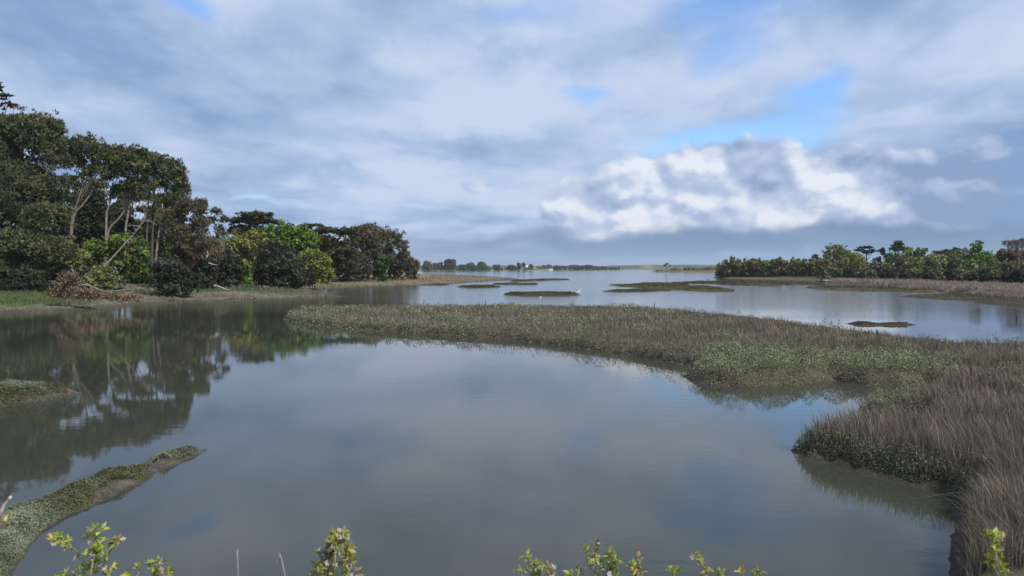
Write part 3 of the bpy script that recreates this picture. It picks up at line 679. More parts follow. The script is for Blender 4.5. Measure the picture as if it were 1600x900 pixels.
plant('bramble_bush', 'mixed green and reddish bush left of the leaning dead trunk', 'bush', 81, [(120, 410, 26, 26), (158, 432, 34, 18), (110, 438, 22, 16)], 'mixed', dens=4, rr=.3, lp=4.6, foot=135, tr=.08, parts=BU, limbs=6)
plant('holm_oak', 'round very dark evergreen bush hanging over the grass by the water', 'bush', 78, [(262, 424, 34, 26), (290, 434, 24, 22), (250, 440, 24, 16), (305, 438, 12, 14)], 'dark', dens=6, rr=.25, k=1.2, lp=4.0, foot=268, tr=.12, parts=BU, bark=DARKB)
plant('holm_oak', 'small dark evergreen bush beside the first pale log', 'bush', 90, [(322, 432, 20, 16), (330, 415, 14, 16)], 'dark', dens=5, rr=.3, k=1.2, lp=4, foot=324, tr=.1, parts=BU, bark=DARKB)
plant('bramble_bush', 'brownish twiggy bush below the rusty pine', 'bush', 92, [(305, 405, 30, 22), (330, 392, 16, 24), (285, 400, 20, 18)], 'brown', 'twig', dens=5, rr=.3, k=1.6, lp=5, foot=310, tr=.1, parts=BU)
plant('holm_oak', 'dark evergreen between the grassy gap and the yellowish tree', 'bush', 96, [(358, 412, 22, 24), (350, 430, 20, 16), (372, 432, 12, 14)], 'dark', dens=5, rr=.28, k=1.2, lp=4, foot=357, tr=.12, parts=BU, bark=DARKB)
plant('hawthorn_bush', 'small bright green bush between two dark evergreens', 'bush', 96, [(384, 424, 13, 20), (388, 438, 11, 9)], 'green', dens=4, rr=.3, lp=4, foot=384, tr=.06, parts=BU)
plant('holm_oak', 'largest dark evergreen bush overhanging the reedy shore', 'bush', 103, [(428, 398, 34, 26), (440, 420, 42, 26), (468, 434, 32, 16), (410, 432, 22, 20), (485, 440, 14, 9)], 'dark', dens=6, rr=.24, k=1.2, lp=4.2, foot=435, tr=.18, parts=BU, bark=DARKB)
plant('oak_tree', 'yellowish green tree behind the dark evergreen bushes', 'tree', 113, [(385, 385, 40, 24), (372, 408, 26, 26), (350, 395, 16, 22), (400, 372, 26, 16)], 'yellow', dens=5, rr=.26, lp=4.2, foot=380, tr=.2)
plant('oak_tree', 'rounded bright green tree topping the wood', 'tree', 117, [(436, 366, 34, 24), (462, 378, 32, 26), (420, 375, 30, 20), (484, 392, 24, 24), (450, 400, 44, 26), (470, 372, 34, 22)], 'green', dens=5.5, rr=.25, lp=4.2, foot=450, tr=.24)
plant('oak_tree', 'lime green tree spreading low over the reeds at the wood end', 'tree', 112, [(492, 410, 30, 24), (510, 428, 18, 16), (480, 425, 24, 18), (502, 438, 24, 8)], 'yellow', dens=5, rr=.27, lp=4.2, foot=492, tr=.16)
plant('cypress_tree', 'flat topped dark cypress rising behind the bright green tree', 'tree', 140, [(398, 337, 33, 7), (380, 346, 28, 9), (412, 347, 26, 9), (372, 360, 22, 10), (395, 364, 36, 14)], 'cypress', 'plate', tr=.4, dens=8, rr=.36, k=1.0, lp=4.4, flat=.55, foot=390, limbs=16, bark=DARKB)
plant('cypress_tree', 'wide layered dark cypress right of the bright green tree', 'tree', 150, [(490, 355, 20, 7), (512, 363, 30, 10), (505, 380, 36, 14), (522, 396, 36, 18), (530, 416, 34, 14), (545, 364, 20, 10)], 'cypress', 'plate', tr=.4, dens=8, rr=.32, k=1.1, lp=4.2, flat=.6, foot=515, limbs=14, bark=DARKB)
plant('pine_tree', 'large domed brownish pine closing the wood toward open water', 'tree', 165, [(572, 366, 36, 15), (598, 376, 36, 18), (620, 388, 20, 12), (560, 385, 34, 18), (590, 398, 36, 14), (632, 400, 11, 8)], 'drypine', 'needle', trunks=[[(570, 428), (576, 405), (584, 380)], [(604, 425), (606, 405), (604, 385)]], tr=.3, bark=(.22, .18, .16), dens=9, rr=.18, k=.95, lp=4.2, foot=580, limbs=16)
plant('pine_tree', 'small dark pine standing last at the wood tip', 'tree', 185, [(640, 410, 14, 8), (648, 418, 9, 8), (630, 418, 12, 9)], 'drypine', 'needle', dens=6, rr=.32, lp=3.8, foot=640, tr=.2)
plant('hawthorn_bush', 'bright green bush under the domed brownish pine', 'bush', 160, [(598, 416, 15, 12), (606, 406, 9, 8)], 'deep', dens=5, rr=.32, lp=3.8, foot=598, tr=.1, parts=BU)
plant('holm_oak', 'dark rounded bush under the left of the domed pine', 'bush', 155, [(556, 424, 16, 9), (575, 424, 9, 9), (540, 428, 14, 8)], 'dark', dens=5, rr=.34, k=1.2, lp=3.8, foot=556, tr=.1, parts=BU)
plant('hawthorn_bush', 'olive bush near the sandy tip of the wood', 'bush', 172, [(624, 424, 12, 8), (614, 424, 8, 8)], 'olive', dens=5, rr=.34, lp=3.8, foot=622, tr=.1, parts=BU)
plant('holm_oak', 'dark small bush at the sandy tip of the wood', 'bush', 180, [(648, 426, 8, 7), (638, 428, 7, 6)], 'dark', dens=5, rr=.36, k=1.2, lp=3.6, foot=646, tr=.1, parts=BU)
plant('holm_oak', 'dark bush between the slender stems of the domed pine', 'bush', 168, [(588, 426, 16, 9), (612, 427, 10, 8)], 'dark', dens=5, rr=.3, k=1.2, lp=3.8, foot=592, tr=.1, parts=BU, bark=DARKB)
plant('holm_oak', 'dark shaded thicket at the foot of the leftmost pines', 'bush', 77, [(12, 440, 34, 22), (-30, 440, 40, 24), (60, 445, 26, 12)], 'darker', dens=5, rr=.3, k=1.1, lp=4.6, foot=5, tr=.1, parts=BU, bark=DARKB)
plant('bramble_bush', 'dull undergrowth bush under the dark straight pine trunks', 'bush', 99, [(215, 385, 30, 24), (255, 388, 26, 24), (240, 415, 40, 20)], 'deep', dens=4, rr=.3, lp=4.6, foot=240, tr=.1, parts=BU)

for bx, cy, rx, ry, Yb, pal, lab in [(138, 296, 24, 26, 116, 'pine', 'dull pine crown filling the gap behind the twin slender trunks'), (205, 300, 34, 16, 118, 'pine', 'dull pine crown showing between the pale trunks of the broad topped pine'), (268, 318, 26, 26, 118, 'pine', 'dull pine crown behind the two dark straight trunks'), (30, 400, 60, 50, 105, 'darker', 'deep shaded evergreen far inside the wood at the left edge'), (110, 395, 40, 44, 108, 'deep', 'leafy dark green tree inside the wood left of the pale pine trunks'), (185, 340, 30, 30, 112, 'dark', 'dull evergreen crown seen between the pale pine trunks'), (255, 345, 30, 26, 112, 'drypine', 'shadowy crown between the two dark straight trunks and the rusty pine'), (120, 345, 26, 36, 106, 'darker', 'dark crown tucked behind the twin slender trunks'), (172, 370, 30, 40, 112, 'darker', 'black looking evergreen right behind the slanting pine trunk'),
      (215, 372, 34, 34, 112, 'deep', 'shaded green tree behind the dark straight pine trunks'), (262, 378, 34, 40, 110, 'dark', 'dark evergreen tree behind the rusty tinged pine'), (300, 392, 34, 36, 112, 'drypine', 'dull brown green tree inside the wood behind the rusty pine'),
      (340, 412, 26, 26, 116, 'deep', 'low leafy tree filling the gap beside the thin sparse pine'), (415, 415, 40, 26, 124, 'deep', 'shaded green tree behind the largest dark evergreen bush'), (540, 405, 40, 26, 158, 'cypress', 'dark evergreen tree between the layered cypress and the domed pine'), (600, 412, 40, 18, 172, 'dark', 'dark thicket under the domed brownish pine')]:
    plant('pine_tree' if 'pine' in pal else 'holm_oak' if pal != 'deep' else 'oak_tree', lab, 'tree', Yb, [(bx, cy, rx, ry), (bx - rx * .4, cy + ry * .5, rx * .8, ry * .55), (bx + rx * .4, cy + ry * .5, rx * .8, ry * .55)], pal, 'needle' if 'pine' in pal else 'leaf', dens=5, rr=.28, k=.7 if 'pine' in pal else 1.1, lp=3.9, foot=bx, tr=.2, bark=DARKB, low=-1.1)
# dead leaning trunk, fallen tree, logs
def bare(name, label, cat, paths, Y, r, col, foot_px, twigs=8, tl=1.2, grp=None, part='branch'):
    Y = Y * 1.1; b = at(foot_px[0], foot_px[1], Y); b[2] = max(.0, min(b[2], 2.5)); root = thing(name, b, label, cat, grp)
    for i, p in enumerate(paths):
        mb = MB(); pts = resample(np.array([at(q[0], q[1], Y + (q[2] if len(q) > 2 else 0)) for q in p]), 4 * len(p)) if len(p) > 2 else wobble(at(p[0][0], p[0][1], Y), at(p[1][0], p[1][1], Y), 6, .05)
        rr_ = r * (1 if i == 0 else .45); tube(mb, pts, np.linspace(rr_, rr_ * .3, len(pts)), 7, col)
        for _ in range(twigs if i == 0 else twigs // 3):
            j = int(rng.integers(len(pts) // 3, len(pts))); e = pts[j] + unit(rng.normal(size=3) + np.array([.2, 0, .4])) * tl * (.4 + .8 * rng.random())
            tube(mb, wobble(pts[j], e, 4, .06 * tl), np.linspace(rr_ * .3, .012, 4), 5, col)
        mb.build('trunk' if i == 0 else part, M_bark, root)
    return root
bare('dead_tree', 'bare grey dead trunk leaning right across the fresh green tree', 'tree', [[(160, 420), (180, 398), (203, 372), (220, 352), (222, 342)], [(220, 352), (228, 344), (238, 348), (246, 352)], [(219, 354), (205, 352), (196, 354)], [(222, 343), (228, 336), (226, 332)], [(203, 372), (210, 380)]], 79, .13, (.27, .235, .21), (158, 424), 6, .8)
ft = bare('fallen_tree', 'fallen dead pine with grey branches and brown needles at the water edge', 'tree', [[(95, 462), (130, 445), (165, 455), (205, 452), (240, 452)], [(112, 420), (122, 440), (138, 452), (155, 464)], [(122, 440), (135, 428), (152, 422)], [(118, 462), (122, 448), (120, 425)], [(150, 452), (148, 462)], [(125, 438), (145, 448), (158, 462)], [(192, 452), (198, 460)], [(200, 450), (192, 462)], [(100, 430), (114, 418)]], 74.5, .10, (.27, .23, .21), (130, 470), 14, 1.3)
mb = MB(); Cs, Rs = crown_clumps([(105, 445, 22, 20), (130, 462, 30, 10), (165, 466, 30, 8), (205, 468, 24, 6), (90, 462, 16, 12)], 73.5, 4, .32, .5)
pal_dead = ((.25, .155, .10), (.20, .13, .09), (.29, .20, .14)); PAL['dead'] = tuple(tuple(.72 * q for q in c) for c in pal_dead)
foliage(mb, Cs, Rs, 73.5, 'dead', 'needle', .45, 4.6); mb.build('crown', M_needle, ft)
bare('fallen_log', 'bleached log lying by the grassy gap', 'log', [[(334, 446), (345, 449), (352, 452), (360, 453)]], 88, .16, (.30, .26, .23), (340, 452), 3, .6)
bare('dead_branch', 'short white dead branch caught under the rusty pine', 'branch', [[(322, 403), (325, 398), (324, 391)]], 86, .06, (.5, .45, .4), (322, 404), 2, .4)
bare('dead_branch', 'pale dead branch lying against the dark evergreen', 'branch', [[(326, 411), (333, 413), (339, 414)]], 86, .06, (.5, .45, .4), (326, 411), 3, .4)

# ---- right shore: hedge, trees, thickets
for i, bx in enumerate(np.linspace(1126, 1294, 17)):
    Yb = 292 - 2.0 * i; top = 400.5 + 5 * rng.random() + (3 if i == 0 else 0) + (2 if i > 11 else 0); bot = 435.5 + .22 * i
    c = (top + bot) / 2; hh = (bot - top) / 2
    plant('hedge_bush', 'yellow olive willow bush in the tall hedge row', 'bush', Yb, [(bx, c + 5, 9.5, hh - 5), (bx - 3, top + 7, 5, 7, -3), (bx + 4, top + 9 + 3 * rng.random(), 5, 7, 3), (bx, top + 11, 8, 7, -5)], ('hedge_green', 'hedge', 'hedge', 'hedge_green')[i % 4], 'leaf', dens=8, rr=.32, k=1.3, lp=3.6, group='bushes of the tall hedge row', foot=bx, tr=.12, parts=BU, limbs=6, depth=1.0)
plant('willow_tree', 'rounded olive yellow willow rising above the hedge end', 'tree', 250, [(1306, 392, 20, 12), (1316, 400, 16, 12), (1298, 402, 14, 10)], 'yellow', 'leaf', dens=10, rr=.22, k=1.0, lp=3.2, foot=1308, tr=.3)
plant('small_tree', 'small dark tree just left of the olive yellow willow', 'tree', 262, [(1274, 402, 7, 7), (1270, 410, 9, 7)], 'far', dens=6, rr=.36, lp=3.4, foot=1273, tr=.15)
plant('cypress_tree', 'black umbrella shaped cypress on the right shore skyline', 'tree', 255, [(1354, 387, 14, 2.6), (1344, 391, 11, 2.6), (1365, 392, 10, 2.6), (1355, 394, 14, 3)], 'darker', 'plate', dens=7, rr=.5, k=1.2, lp=3.4, flat=.4, foot=1355, tr=.35, bark=DARKB)
plant('conifer_tree', 'tiny pointed conifer right of the umbrella cypress', 'tree', 250, [(1379, 396, 3.4, 6), (1379, 391, 1.8, 4)], 'darker', 'needle', dens=8, rr=.5, lp=2.8, foot=1379, tr=.12)
plant('pine_tree', 'dark pine standing above the round green trees', 'tree', 238, [(1403, 383, 9, 6), (1398, 390, 9, 7), (1408, 391, 8, 6)], 'cypress', 'needle', dens=7, rr=.36, lp=3.4, foot=1402, tr=.2)
plant('oak_tree', 'round deep green tree below the dark pine', 'tree', 228, [(1395, 403, 15, 11), (1388, 410, 10, 8)], 'deep', dens=6, rr=.3, lp=3.6, foot=1395, tr=.22)
plant('oak_tree', 'leafy green tree between the dark pine and its round neighbour', 'tree', 236, [(1417, 393, 11, 8), (1422, 400, 10, 8)], 'green', dens=6, rr=.32, lp=3.4, foot=1418, tr=.2)
plant('oak_tree', 'compact round green tree cut clear against the grey sky', 'tree', 232, [(1439, 393, 11, 8), (1436, 400, 12, 8)], 'deep', dens=6, rr=.32, lp=3.4, foot=1438, tr=.2)
plant('oak_tree', 'low wide green tree beside the tall light green poplar', 'tree', 215, [(1470, 403, 20, 8), (1492, 400, 16, 9), (1506, 396, 14, 10)], 'mixed', dens=6, rr=.3, lp=3.6, foot=1488, tr=.22)
plant('poplar_tree', 'tall light green poplar with pointed top', 'tree', 190, [(1531, 384, 8, 9), (1526, 396, 14, 12), (1540, 404, 18, 13), (1520, 386, 4, 8), (1525, 410, 20, 10)], 'green', dens=7, rr=.28, k=.8, lp=3.8, foot=1530, tr=.22)
plant('holm_oak', 'purplish dark shrub below the umbrella cypress', 'bush', 232, [(1370, 407, 9, 7)], 'dark', dens=6, rr=.36, lp=3.4, foot=1370, tr=.1, parts=BU)
plant('pine_tree', 'dark treetops behind the low wide green tree', 'tree', 240, [(1465, 397, 9, 4), (1480, 395, 9, 4), (1495, 393, 8, 5)], 'far', 'needle', dens=7, rr=.4, lp=3.2, foot=1480, tr=.2)
for bx, cy, rx, ry, pal, lab in [(1335, 402, 16, 9, 'yellow', 'yellow green tree below the umbrella cypress'), (1455, 404, 14, 9, 'mixed', 'low green tree right of the compact round tree'), (1512, 402, 13, 10, 'deep', 'dark green tree left of the light green poplar'), (1552, 406, 16, 9, 'mixed', 'low tree right of the light green poplar'), (1410, 404, 12, 8, 'olive', 'olive tree in front of the dark pine')]:
    plant('oak_tree', lab, 'tree', 205, [(bx, cy, rx, ry), (bx - 5, cy + 6, rx, ry)], pal, dens=6, rr=.3, lp=3.6, foot=bx, tr=.2, low=-1.1)
plant('oak_tree', 'brownish budding tree below the bare tree', 'tree', 175, [(1572, 398, 18, 10), (1590, 402, 20, 12), (1606, 402, 14, 12), (1585, 412, 26, 9)], 'brown', 'leaf', dens=6, rr=.3, k=1.4, lp=4, foot=1580, tr=.22)

def bare_tree(label, x, topy, Y, half):
    b = at(x, 440, Y); b[2] = ground_z(b[0], b[1]) - .05; root = thing('bare_tree', b, label, 'tree'); mt = MB(); mc = MB(); col = (.15, .115, .10)
    fork = at(x, 402, Y); tube(mt, wobble(b, fork, 5, .08), np.linspace(.3, .2, 5), 8, col)
    def grow(p, d, L, r, lev):
        q = p + d * L; tube(mt if lev == 0 else mc, wobble(p, q, 4, L * .04), np.linspace(r, r * .6, 4), 6 if lev < 2 else 4, col)
        if lev < 4:
            for _ in range(4 if lev < 3 else 5): grow(q - d * L * .3 * rng.random(), unit(d + rng.normal(size=3) * .55 + np.array([0, 0, .12])), L * .66, max(r * .55, .03), lev + 1)
    Lh = half / F * Y
    for a in np.linspace(-1, 1, 5): grow(fork, unit(np.array([a * .9, rng.normal() * .4, 1])), Lh * .42, .13, 0)
    mt.build('trunk', M_bark, root); mc.build('branch', M_bark, root)
bare_tree('leafless grey brown tree at the right end of the skyline', 1590, 362, 178, 34)

PALS = ['olive', 'mixed', 'grey', 'yellow', 'deep', 'brown', 'olive', 'mixed']
LBL = {'olive': 'olive green bush', 'mixed': 'mixed green bush', 'grey': 'grey green bush', 'yellow': 'yellowish bush', 'deep': 'deep green bush', 'brown': 'brown twiggy bush', 'dark': 'dark bush', 'darker': 'shade painted near black bush'}
row = 0
for bx, cy, rx, ry, pal in [(1288, 412, 12, 10, 'olive'), (1306, 414, 13, 9, 'brown'), (1326, 410, 14, 11, 'yellow'), (1345, 410, 13, 10, 'yellow'), (1365, 415, 13, 9, 'grey'), (1384, 418, 13, 9, 'mixed'), (1408, 411, 13, 9, 'brown'), (1430, 411, 13, 11, 'yellow'), (1452, 409, 13, 9, 'olive'), (1470, 413, 13, 8, 'mixed'), (1492, 411, 13, 9, 'deep'), (1515, 413, 14, 9, 'mixed'), (1552, 414, 16, 8, 'olive'), (1580, 414, 17, 8, 'olive'), (1606, 414, 16, 9, 'mixed'), (1640, 412, 22, 14, 'olive')]:
    Yb = 222 - (bx - 1288) * .20
    plant('thicket_bush', LBL[pal] + ' in the upper thicket of the right shore', 'bush', Yb, [(bx, cy, rx, ry), (bx - 4, cy + 8, rx, ry)], pal, 'leaf', dens=8, rr=.28, k=1.3, lp=3.4, group=LBL[pal] + 'es of the upper thicket', foot=bx, tr=.1, parts=BU, limbs=5)
for i, bx in enumerate(np.arange(1296, 1660, 17.5)):
    pal = ['grey', 'mixed', 'dark', 'olive', 'grey', 'dark', 'brown', 'dark', 'mixed', 'dark', 'olive', 'dark', 'grey', 'dark', 'dark', 'olive', 'dark', 'darker', 'dark', 'darker', 'darker'][i]  # row turns near black at the right end: shade put into the leaf colour
    f = (bx - 1296) / 304; Yb = 205 - 83 * f; cy = 426 + 9 * f + 2 * math.sin(i * 2.1)
    ry = 10 + 3.5 * f + 1.5 * math.sin(i * 1.3)
    plant('thicket_bush', LBL[pal] + ' in the lower thicket beside the reeds', 'bush', Yb, [(bx, cy, 13, ry), (bx + 5, cy + 6, 12, ry - 3), (bx - 6, cy - 3, 9, ry - 3)], pal, dens=7, rr=.26, k=1.2, lp=3.6, group=LBL[pal] + 'es of the lower thicket', foot=bx, tr=.1, parts=BU, limbs=5)

# pale boulders on the right shore
def rock(label, p, r, grp):
    import bmesh
    bm = bmesh.new(); bmesh.ops.create_icosphere(bm, subdivisions=3, radius=1)
    v = np.array([q.co[:] for q in bm.verts]); f = np.array([[a.index for a in q.verts] for q in bm.faces]); bm.free()
    s = rng.random() * 50; n = vnoise(v[:, 0] * 1.7 + s, v[:, 1] * 1.7 + v[:, 2] * 1.3, 2); v = v * (.65 + .6 * n)[:, None] * np.array([1.25, .9, .62]) * r
    mb = MB(); mb.add(v + p, f, None, (.24, .225, .205)); o = mb.build('boulder', M_stone); tag(o, label, 'rock', grp)
for i in range(9):
    g = gp(1292 + i * 7.5 + rng.random() * 3, 440.6 + i * .18); rock('pale boulder on the shore below the thicket', g + np.array([0, 1.5, .25]), 0.5 + .4 * rng.random(), 'pale boulders below the thicket')

# ------------------------------------------------------------------ far shores
def far_land(name, px, h, col, label, step, dome=0.0):
    Ld = Land(px, step, h, step * 1.5, step * .4, .02, 2, dome)
    Ld.mesh(name, M_far, lambda x, y, z, d: np.array(col) * (.75 + .5 * fbm(x * .02, y * .02, 4)[:, None]), label); return Ld
far_land('far_shore', [(560, 423), (700, 423.2), (770, 423), (835, 422.6), (850, 422), (800, 420.6), (560, 420.6)], 1.0, (.13, .12, .06), 'low far shore beyond the wood tip', 12)
far_land('far_shore', [(830, 422), (900, 422.1), (960, 421.9), (1030, 421.4), (1130, 421.2), (1130, 420), (830, 420)], 1.0, (.14, .14, .075), 'flat far shore in the centre', 14)
spR = far_land('far_point', [(1019, 425), (1060, 425.6), (1130, 425.8), (1200, 425), (1200, 422), (1050, 423)], 1.6, (.13, .115, .06), 'low point with scrub left of the hedge', 5)
# hills on the horizon
mb = MB(); xs = np.linspace(-2600, 2600, 261); zs = 6 + 9 * fbm(xs * .003, xs * 0, 3) + 3 * vnoise(xs * .03, xs * 0, 9)
rows = []
for yy, f in ((2500, -.1), (2560, .55), (2650, .9), (2800, 1.0), (3000, .6), (3200, -.1)): rows.append(np.stack([xs, np.full_like(xs, yy) + 30 * vnoise(xs * .01, xs * 0 + yy, 2), zs * f + (1.5 * vnoise(xs * .05, xs * 0 + yy, 6) if f > 0 else 0)], 1))
R = np.array(rows); idx = np.arange(R.shape[0] * R.shape[1]).reshape(R.shape[:2]); q = np.stack([idx[:-1, :-1], idx[:-1, 1:], idx[1:, 1:], idx[1:, :-1]], -1).reshape(-1, 4)
hc = np.where((vnoise(xs * .02, xs * 0, 12) > .55)[None, :, None], np.array([.16, .17, .07]), np.array([.06, .075, .04])) * np.ones((len(rows), 1, 1))
mb.add(R.reshape(-1, 3), None, q, hc.reshape(-1, 3)); tag(mb.build('hills', M_far), 'low bluish wooded hills along the horizon', None, None, 'structure')

FT = [('far_pine', 'dim brownish pine nearest the wood tip on the far shore', 668, 415, 9, 8, 'drypine', 900), ('far_pine', 'second low brown pine clump on the far shore', 682, 416, 8, 6, 'drypine', 900), ('far_tree', 'dark small tree left of the tallest far pine', 688, 414, 5, 6, 'far', 905),
      ('far_pine', 'tallest dark pine clump on the far shore', 703, 412, 11, 9, 'far', 900), ('far_tree', 'pale green tree right of the tallest far pine', 722, 417, 6, 5, 'fargreen', 930), ('far_tree', 'broad green tree in the middle of the far shore', 736, 415, 9, 6, 'fargreen', 930), ('far_tree', 'rounded green tree of the far shore', 752, 415, 9, 7, 'fargreen', 930),
      ('far_tree', 'isolated deep green tree before the white house', 776, 418, 8, 5, 'deep', 930), ('far_tree', 'low dull trees left of the white house', 800, 418, 8, 4.5, 'far', 950), ('far_tree', 'taller thin tree left of the white house', 811, 415.5, 4, 6, 'far', 950), ('far_pine', 'tall pine behind the white house', 818, 413.5, 3.6, 4.5, 'far', 965), ('far_tree', 'dull tree right of the white house', 829, 417.5, 5, 5, 'far', 965),
      ('far_tree', 'hazy tree right of the white house', 850, 417.5, 5, 4, 'far', 1700), ('far_tree', 'hazy larger tree before the central wood', 858, 416.5, 5, 4.5, 'far', 1700), ('far_tree', 'hazy small tree beside the central wood', 842, 418.5, 5, 2.5, 'far', 1750)]
for nme, lab, bx, cy, rx, ry, pal, Yb in FT:
    plant(nme, lab, 'tree', Yb, [(bx, cy, rx, ry), (bx - rx * .3, cy - ry * .3, rx * .5, ry * .6), (bx + rx * .35, cy + ry * .35, rx * .6, ry * .6)], pal, dens=9, rr=.35, k=1.2, lp=2.2, foot=bx, tr=.5, limbs=5, gz=.3)
mb = MB(); Cs, Rs = crown_clumps([(672, 419.5, 16, 3), (700, 419, 16, 4), (730, 419.3, 18, 3.4), (755, 419.3, 14, 3.2), (778, 420.3, 9, 2.2), (800, 420.4, 14, 2.2), (826, 420.4, 8, 2)], 955, 14, .45, 1.0); Cs[:, 2] = np.maximum(Cs[:, 2], .8)
foliage(mb, Cs, Rs, 955, 'fargreen', 'leaf', 1.2, 2.0); tag(mb.build('far_scrub', M_leaf), 'dull green scrub under the trees of the far left shore', 'scrub', None, 'stuff')
# central far wood: one mass
mb = MB(); Cs, Rs = crown_clumps([(875, 418.6, 13, 3.2), (895, 418.2, 16, 3.6), (918, 418.4, 16, 3.4), (938, 419.4, 14, 2.4), (960, 420, 14, 1.4)], 1190, 14, .4, 1.0); Cs[:, 2] = np.maximum(Cs[:, 2], .6)
foliage(mb, Cs, Rs, 1190, 'far', 'leaf', 1.4, 2.0); tag(mb.build('far_wood', M_leaf), 'hazy dark wood on the far shore at the centre', 'wood', None, 'stuff')
mb = MB(); Cs, Rs = crown_clumps([(1030, 423.5, 9, 1.8), (1055, 422.5, 13, 2.8), (1080, 421.8, 14, 3.6), (1105, 421.6, 16, 3.8), (1130, 421.5, 14, 3.8)], 690, 14, .4, 1.0); Cs[:, 2] = np.maximum(Cs[:, 2], 1)
foliage(mb, Cs, Rs, 690, 'olive', 'leaf', 1.4, 2.2); tag(mb.build('far_scrub', M_leaf), 'olive scrub covering the low point left of the hedge', 'scrub', None, 'stuff')
plant('far_pine', 'lone windswept dark tree on the low point', 'tree', 700, [(1043, 412.5, 3.6, 1.8), (1038.5, 415, 2.6, 1.6), (1047.5, 414.5, 2.2, 1.4)], 'darker', dens=9, rr=.45, k=1.5, lp=2.0, foot=1041, tr=.35, limbs=6, gz=1.2)

# white house, boat
hp = gp(823, 422.9); hp[2] = 1.0; hs = thing('house', hp, 'white low house among trees on the far shore', 'house')
def gable(mb, x0, x1, y0, y1, z0, z1, over, col):
    ym = (y0 + y1) / 2; v = [(x0 - over, y0 - over, z0), (x1 + over, y0 - over, z0), (x1 + over, y1 + over, z0), (x0 - over, y1 + over, z0), (x0 - over, ym, z1), (x1 + over, ym, z1)]
    mb.add(np.array(v), [(0, 4, 3), (1, 2, 5)], [(0, 1, 5, 4), (2, 3, 4, 5), (0, 3, 2, 1)], col)
hx, hy = hp[0], hp[1]
mb = MB(); box_mesh(mb, (hx - 5, hy, 0), (hx + 4, hy + 7, 4.2), (.8, .79, .76)); mb.build('wall', M_paint, hs)
mb = MB(); gable(mb, hx - 5, hx + 4, hy, hy + 7, 4.22, 6.6, .3, (.62, .62, .63)); rf = mb.build('roof', M_paint, hs)
for wx in (-3.4, -.6, 2.2):
    mb = MB(); box_mesh(mb, (hx + wx - .5, hy - .04, 1.9), (hx + wx + .5, hy + .04, 3.2), (.08, .09, .1)); mb.build('window', M_paint, hs)
bp = gp(860, 422.6)
bt = thing('moored_boat', bp, 'small white boat moored off the central wood', 'boat')
mb = MB(); bx_, by_ = bp[0], bp[1]
sec = [(-3, .75, .95), (-1.5, 1.05, 1.0), (.5, 1.05, 1.1), (2.2, .7, 1.3), (3.4, .05, 1.55)]; v = []
for sx, hw, zz in sec: v += [(bx_ + sx, by_ - hw, zz), (bx_ + sx, by_ - hw * .7, -.2), (bx_ + sx, by_ + hw * .7, -.2), (bx_ + sx, by_ + hw, zz)]
f = []
for i in range(4):
    for j in range(4): f.append((i * 4 + j, i * 4 + (j + 1) % 4, i * 4 + 4 + (j + 1) % 4, i * 4 + 4 + j))
mb.add(v, None, f + [(0, 3, 2, 1), (16, 17, 18, 19)], (.8, .8, .8)); mb.build('hull', M_paint, bt)
mb = MB(); box_mesh(mb, (bx_ - 1.4, by_ - .7, 1.0), (bx_ + .8, by_ + .7, 2.1), (.78, .78, .78)); mb.build('cabin', M_paint, bt)

# ------------------------------------------------------------------ birds and stakes
def egret(label, p, s=1.0, flip=1):
    r = thing('egret', p, label, 'bird'); p = np.array(p)
    b = np.array([(-.28, 0, .38), (-.18, 0, .40), (-.02, 0, .44), (.12, 0, .50), (.19, 0, .58), (.17, 0, .68), (.20, 0, .78), (.25, 0, .84), (.31, 0, .845)]) * s * np.array([flip, 1, 1])
    mb = MB(); tube(mb, resample(b, 26) + p, np.interp(np.linspace(0, 8, 26), range(9), np.array([.015, .07, .10, .08, .045, .03, .026, .04, .02]) * s), 9, (.82, .82, .8)); mb.build('body', M_feather, r, True)
    mb = MB(); tube(mb, np.array([(.30, 0, .845), (.36, 0, .838), (.42, 0, .83)]) * s * np.array([flip, 1, 1]) + p, np.array([.014, .01, .003]) * s, 6, (.05, .05, .05)); mb.build('beak', M_feather, r)
    for q in (-.04, .04):
        mb = MB(); tube(mb, np.array([(.0, q, .38), (.02, q, .2), (.0, q, -.06)]) * s * np.array([flip, 1, 1]) + p, np.array([.016, .012, .01]) * s, 5, (.05, .05, .05)); mb.build('leg', M_feather, r)
egret('tall white egret at the right end of the dark islet', gp(903.5, 461.8), 1.15, 1)
def duck(label, p, col, s=1.0, flip=1, yaw=0., head=None, grp=None):
    r = thing('duck', p, label, 'bird', grp); p = np.array(p); R = np.array([flip, 1, 1])
    b = np.array([(-.30, 0, .12), (-.2, 0, .10), (-.05, 0, .10), (.10, 0, .11), (.16, 0, .17), (.17, 0, .22), (.20, 0, .26), (.25, 0, .25)]) * s * R
    mb = MB(); tube(mb, resample(b, 22) + p, np.interp(np.linspace(0, 7, 22), range(8), np.array([.015, .09, .135, .11, .065, .05, .055, .025]) * s), 9, col); mb.build('body', M_feather, r, True)
    mb = MB(); tube(mb, np.array([(.24, 0, .245), (.28, 0, .238), (.32, 0, .235)]) * s * R + p, np.array([.022, .02, .012]) * s, 6, (.25, .2, .05)); mb.build('beak', M_feather, r)
g = gp(1408, 507.4); duck('dark duck resting left of its mate on the muddy islet', g + np.array([0, .1, .06]), (.03, .028, .025), .62, -1)
g = gp(1415, 507.6); duck('dark duck resting at the right end of the muddy islet', g + np.array([0, .1, .06]), (.03, .028, .025), .62, 1)
g = gp(1343.5, 507); duck('small dark bird on the left hump of the muddy islet', g + np.array([0, .3, .10]), (.04, .035, .03), .45, 1)
g = gp(845, 464.3); duck('white waterbird floating in front of the dark islet', g + np.array([0, 0, -.04]), (.8, .8, .78), .45, -1)
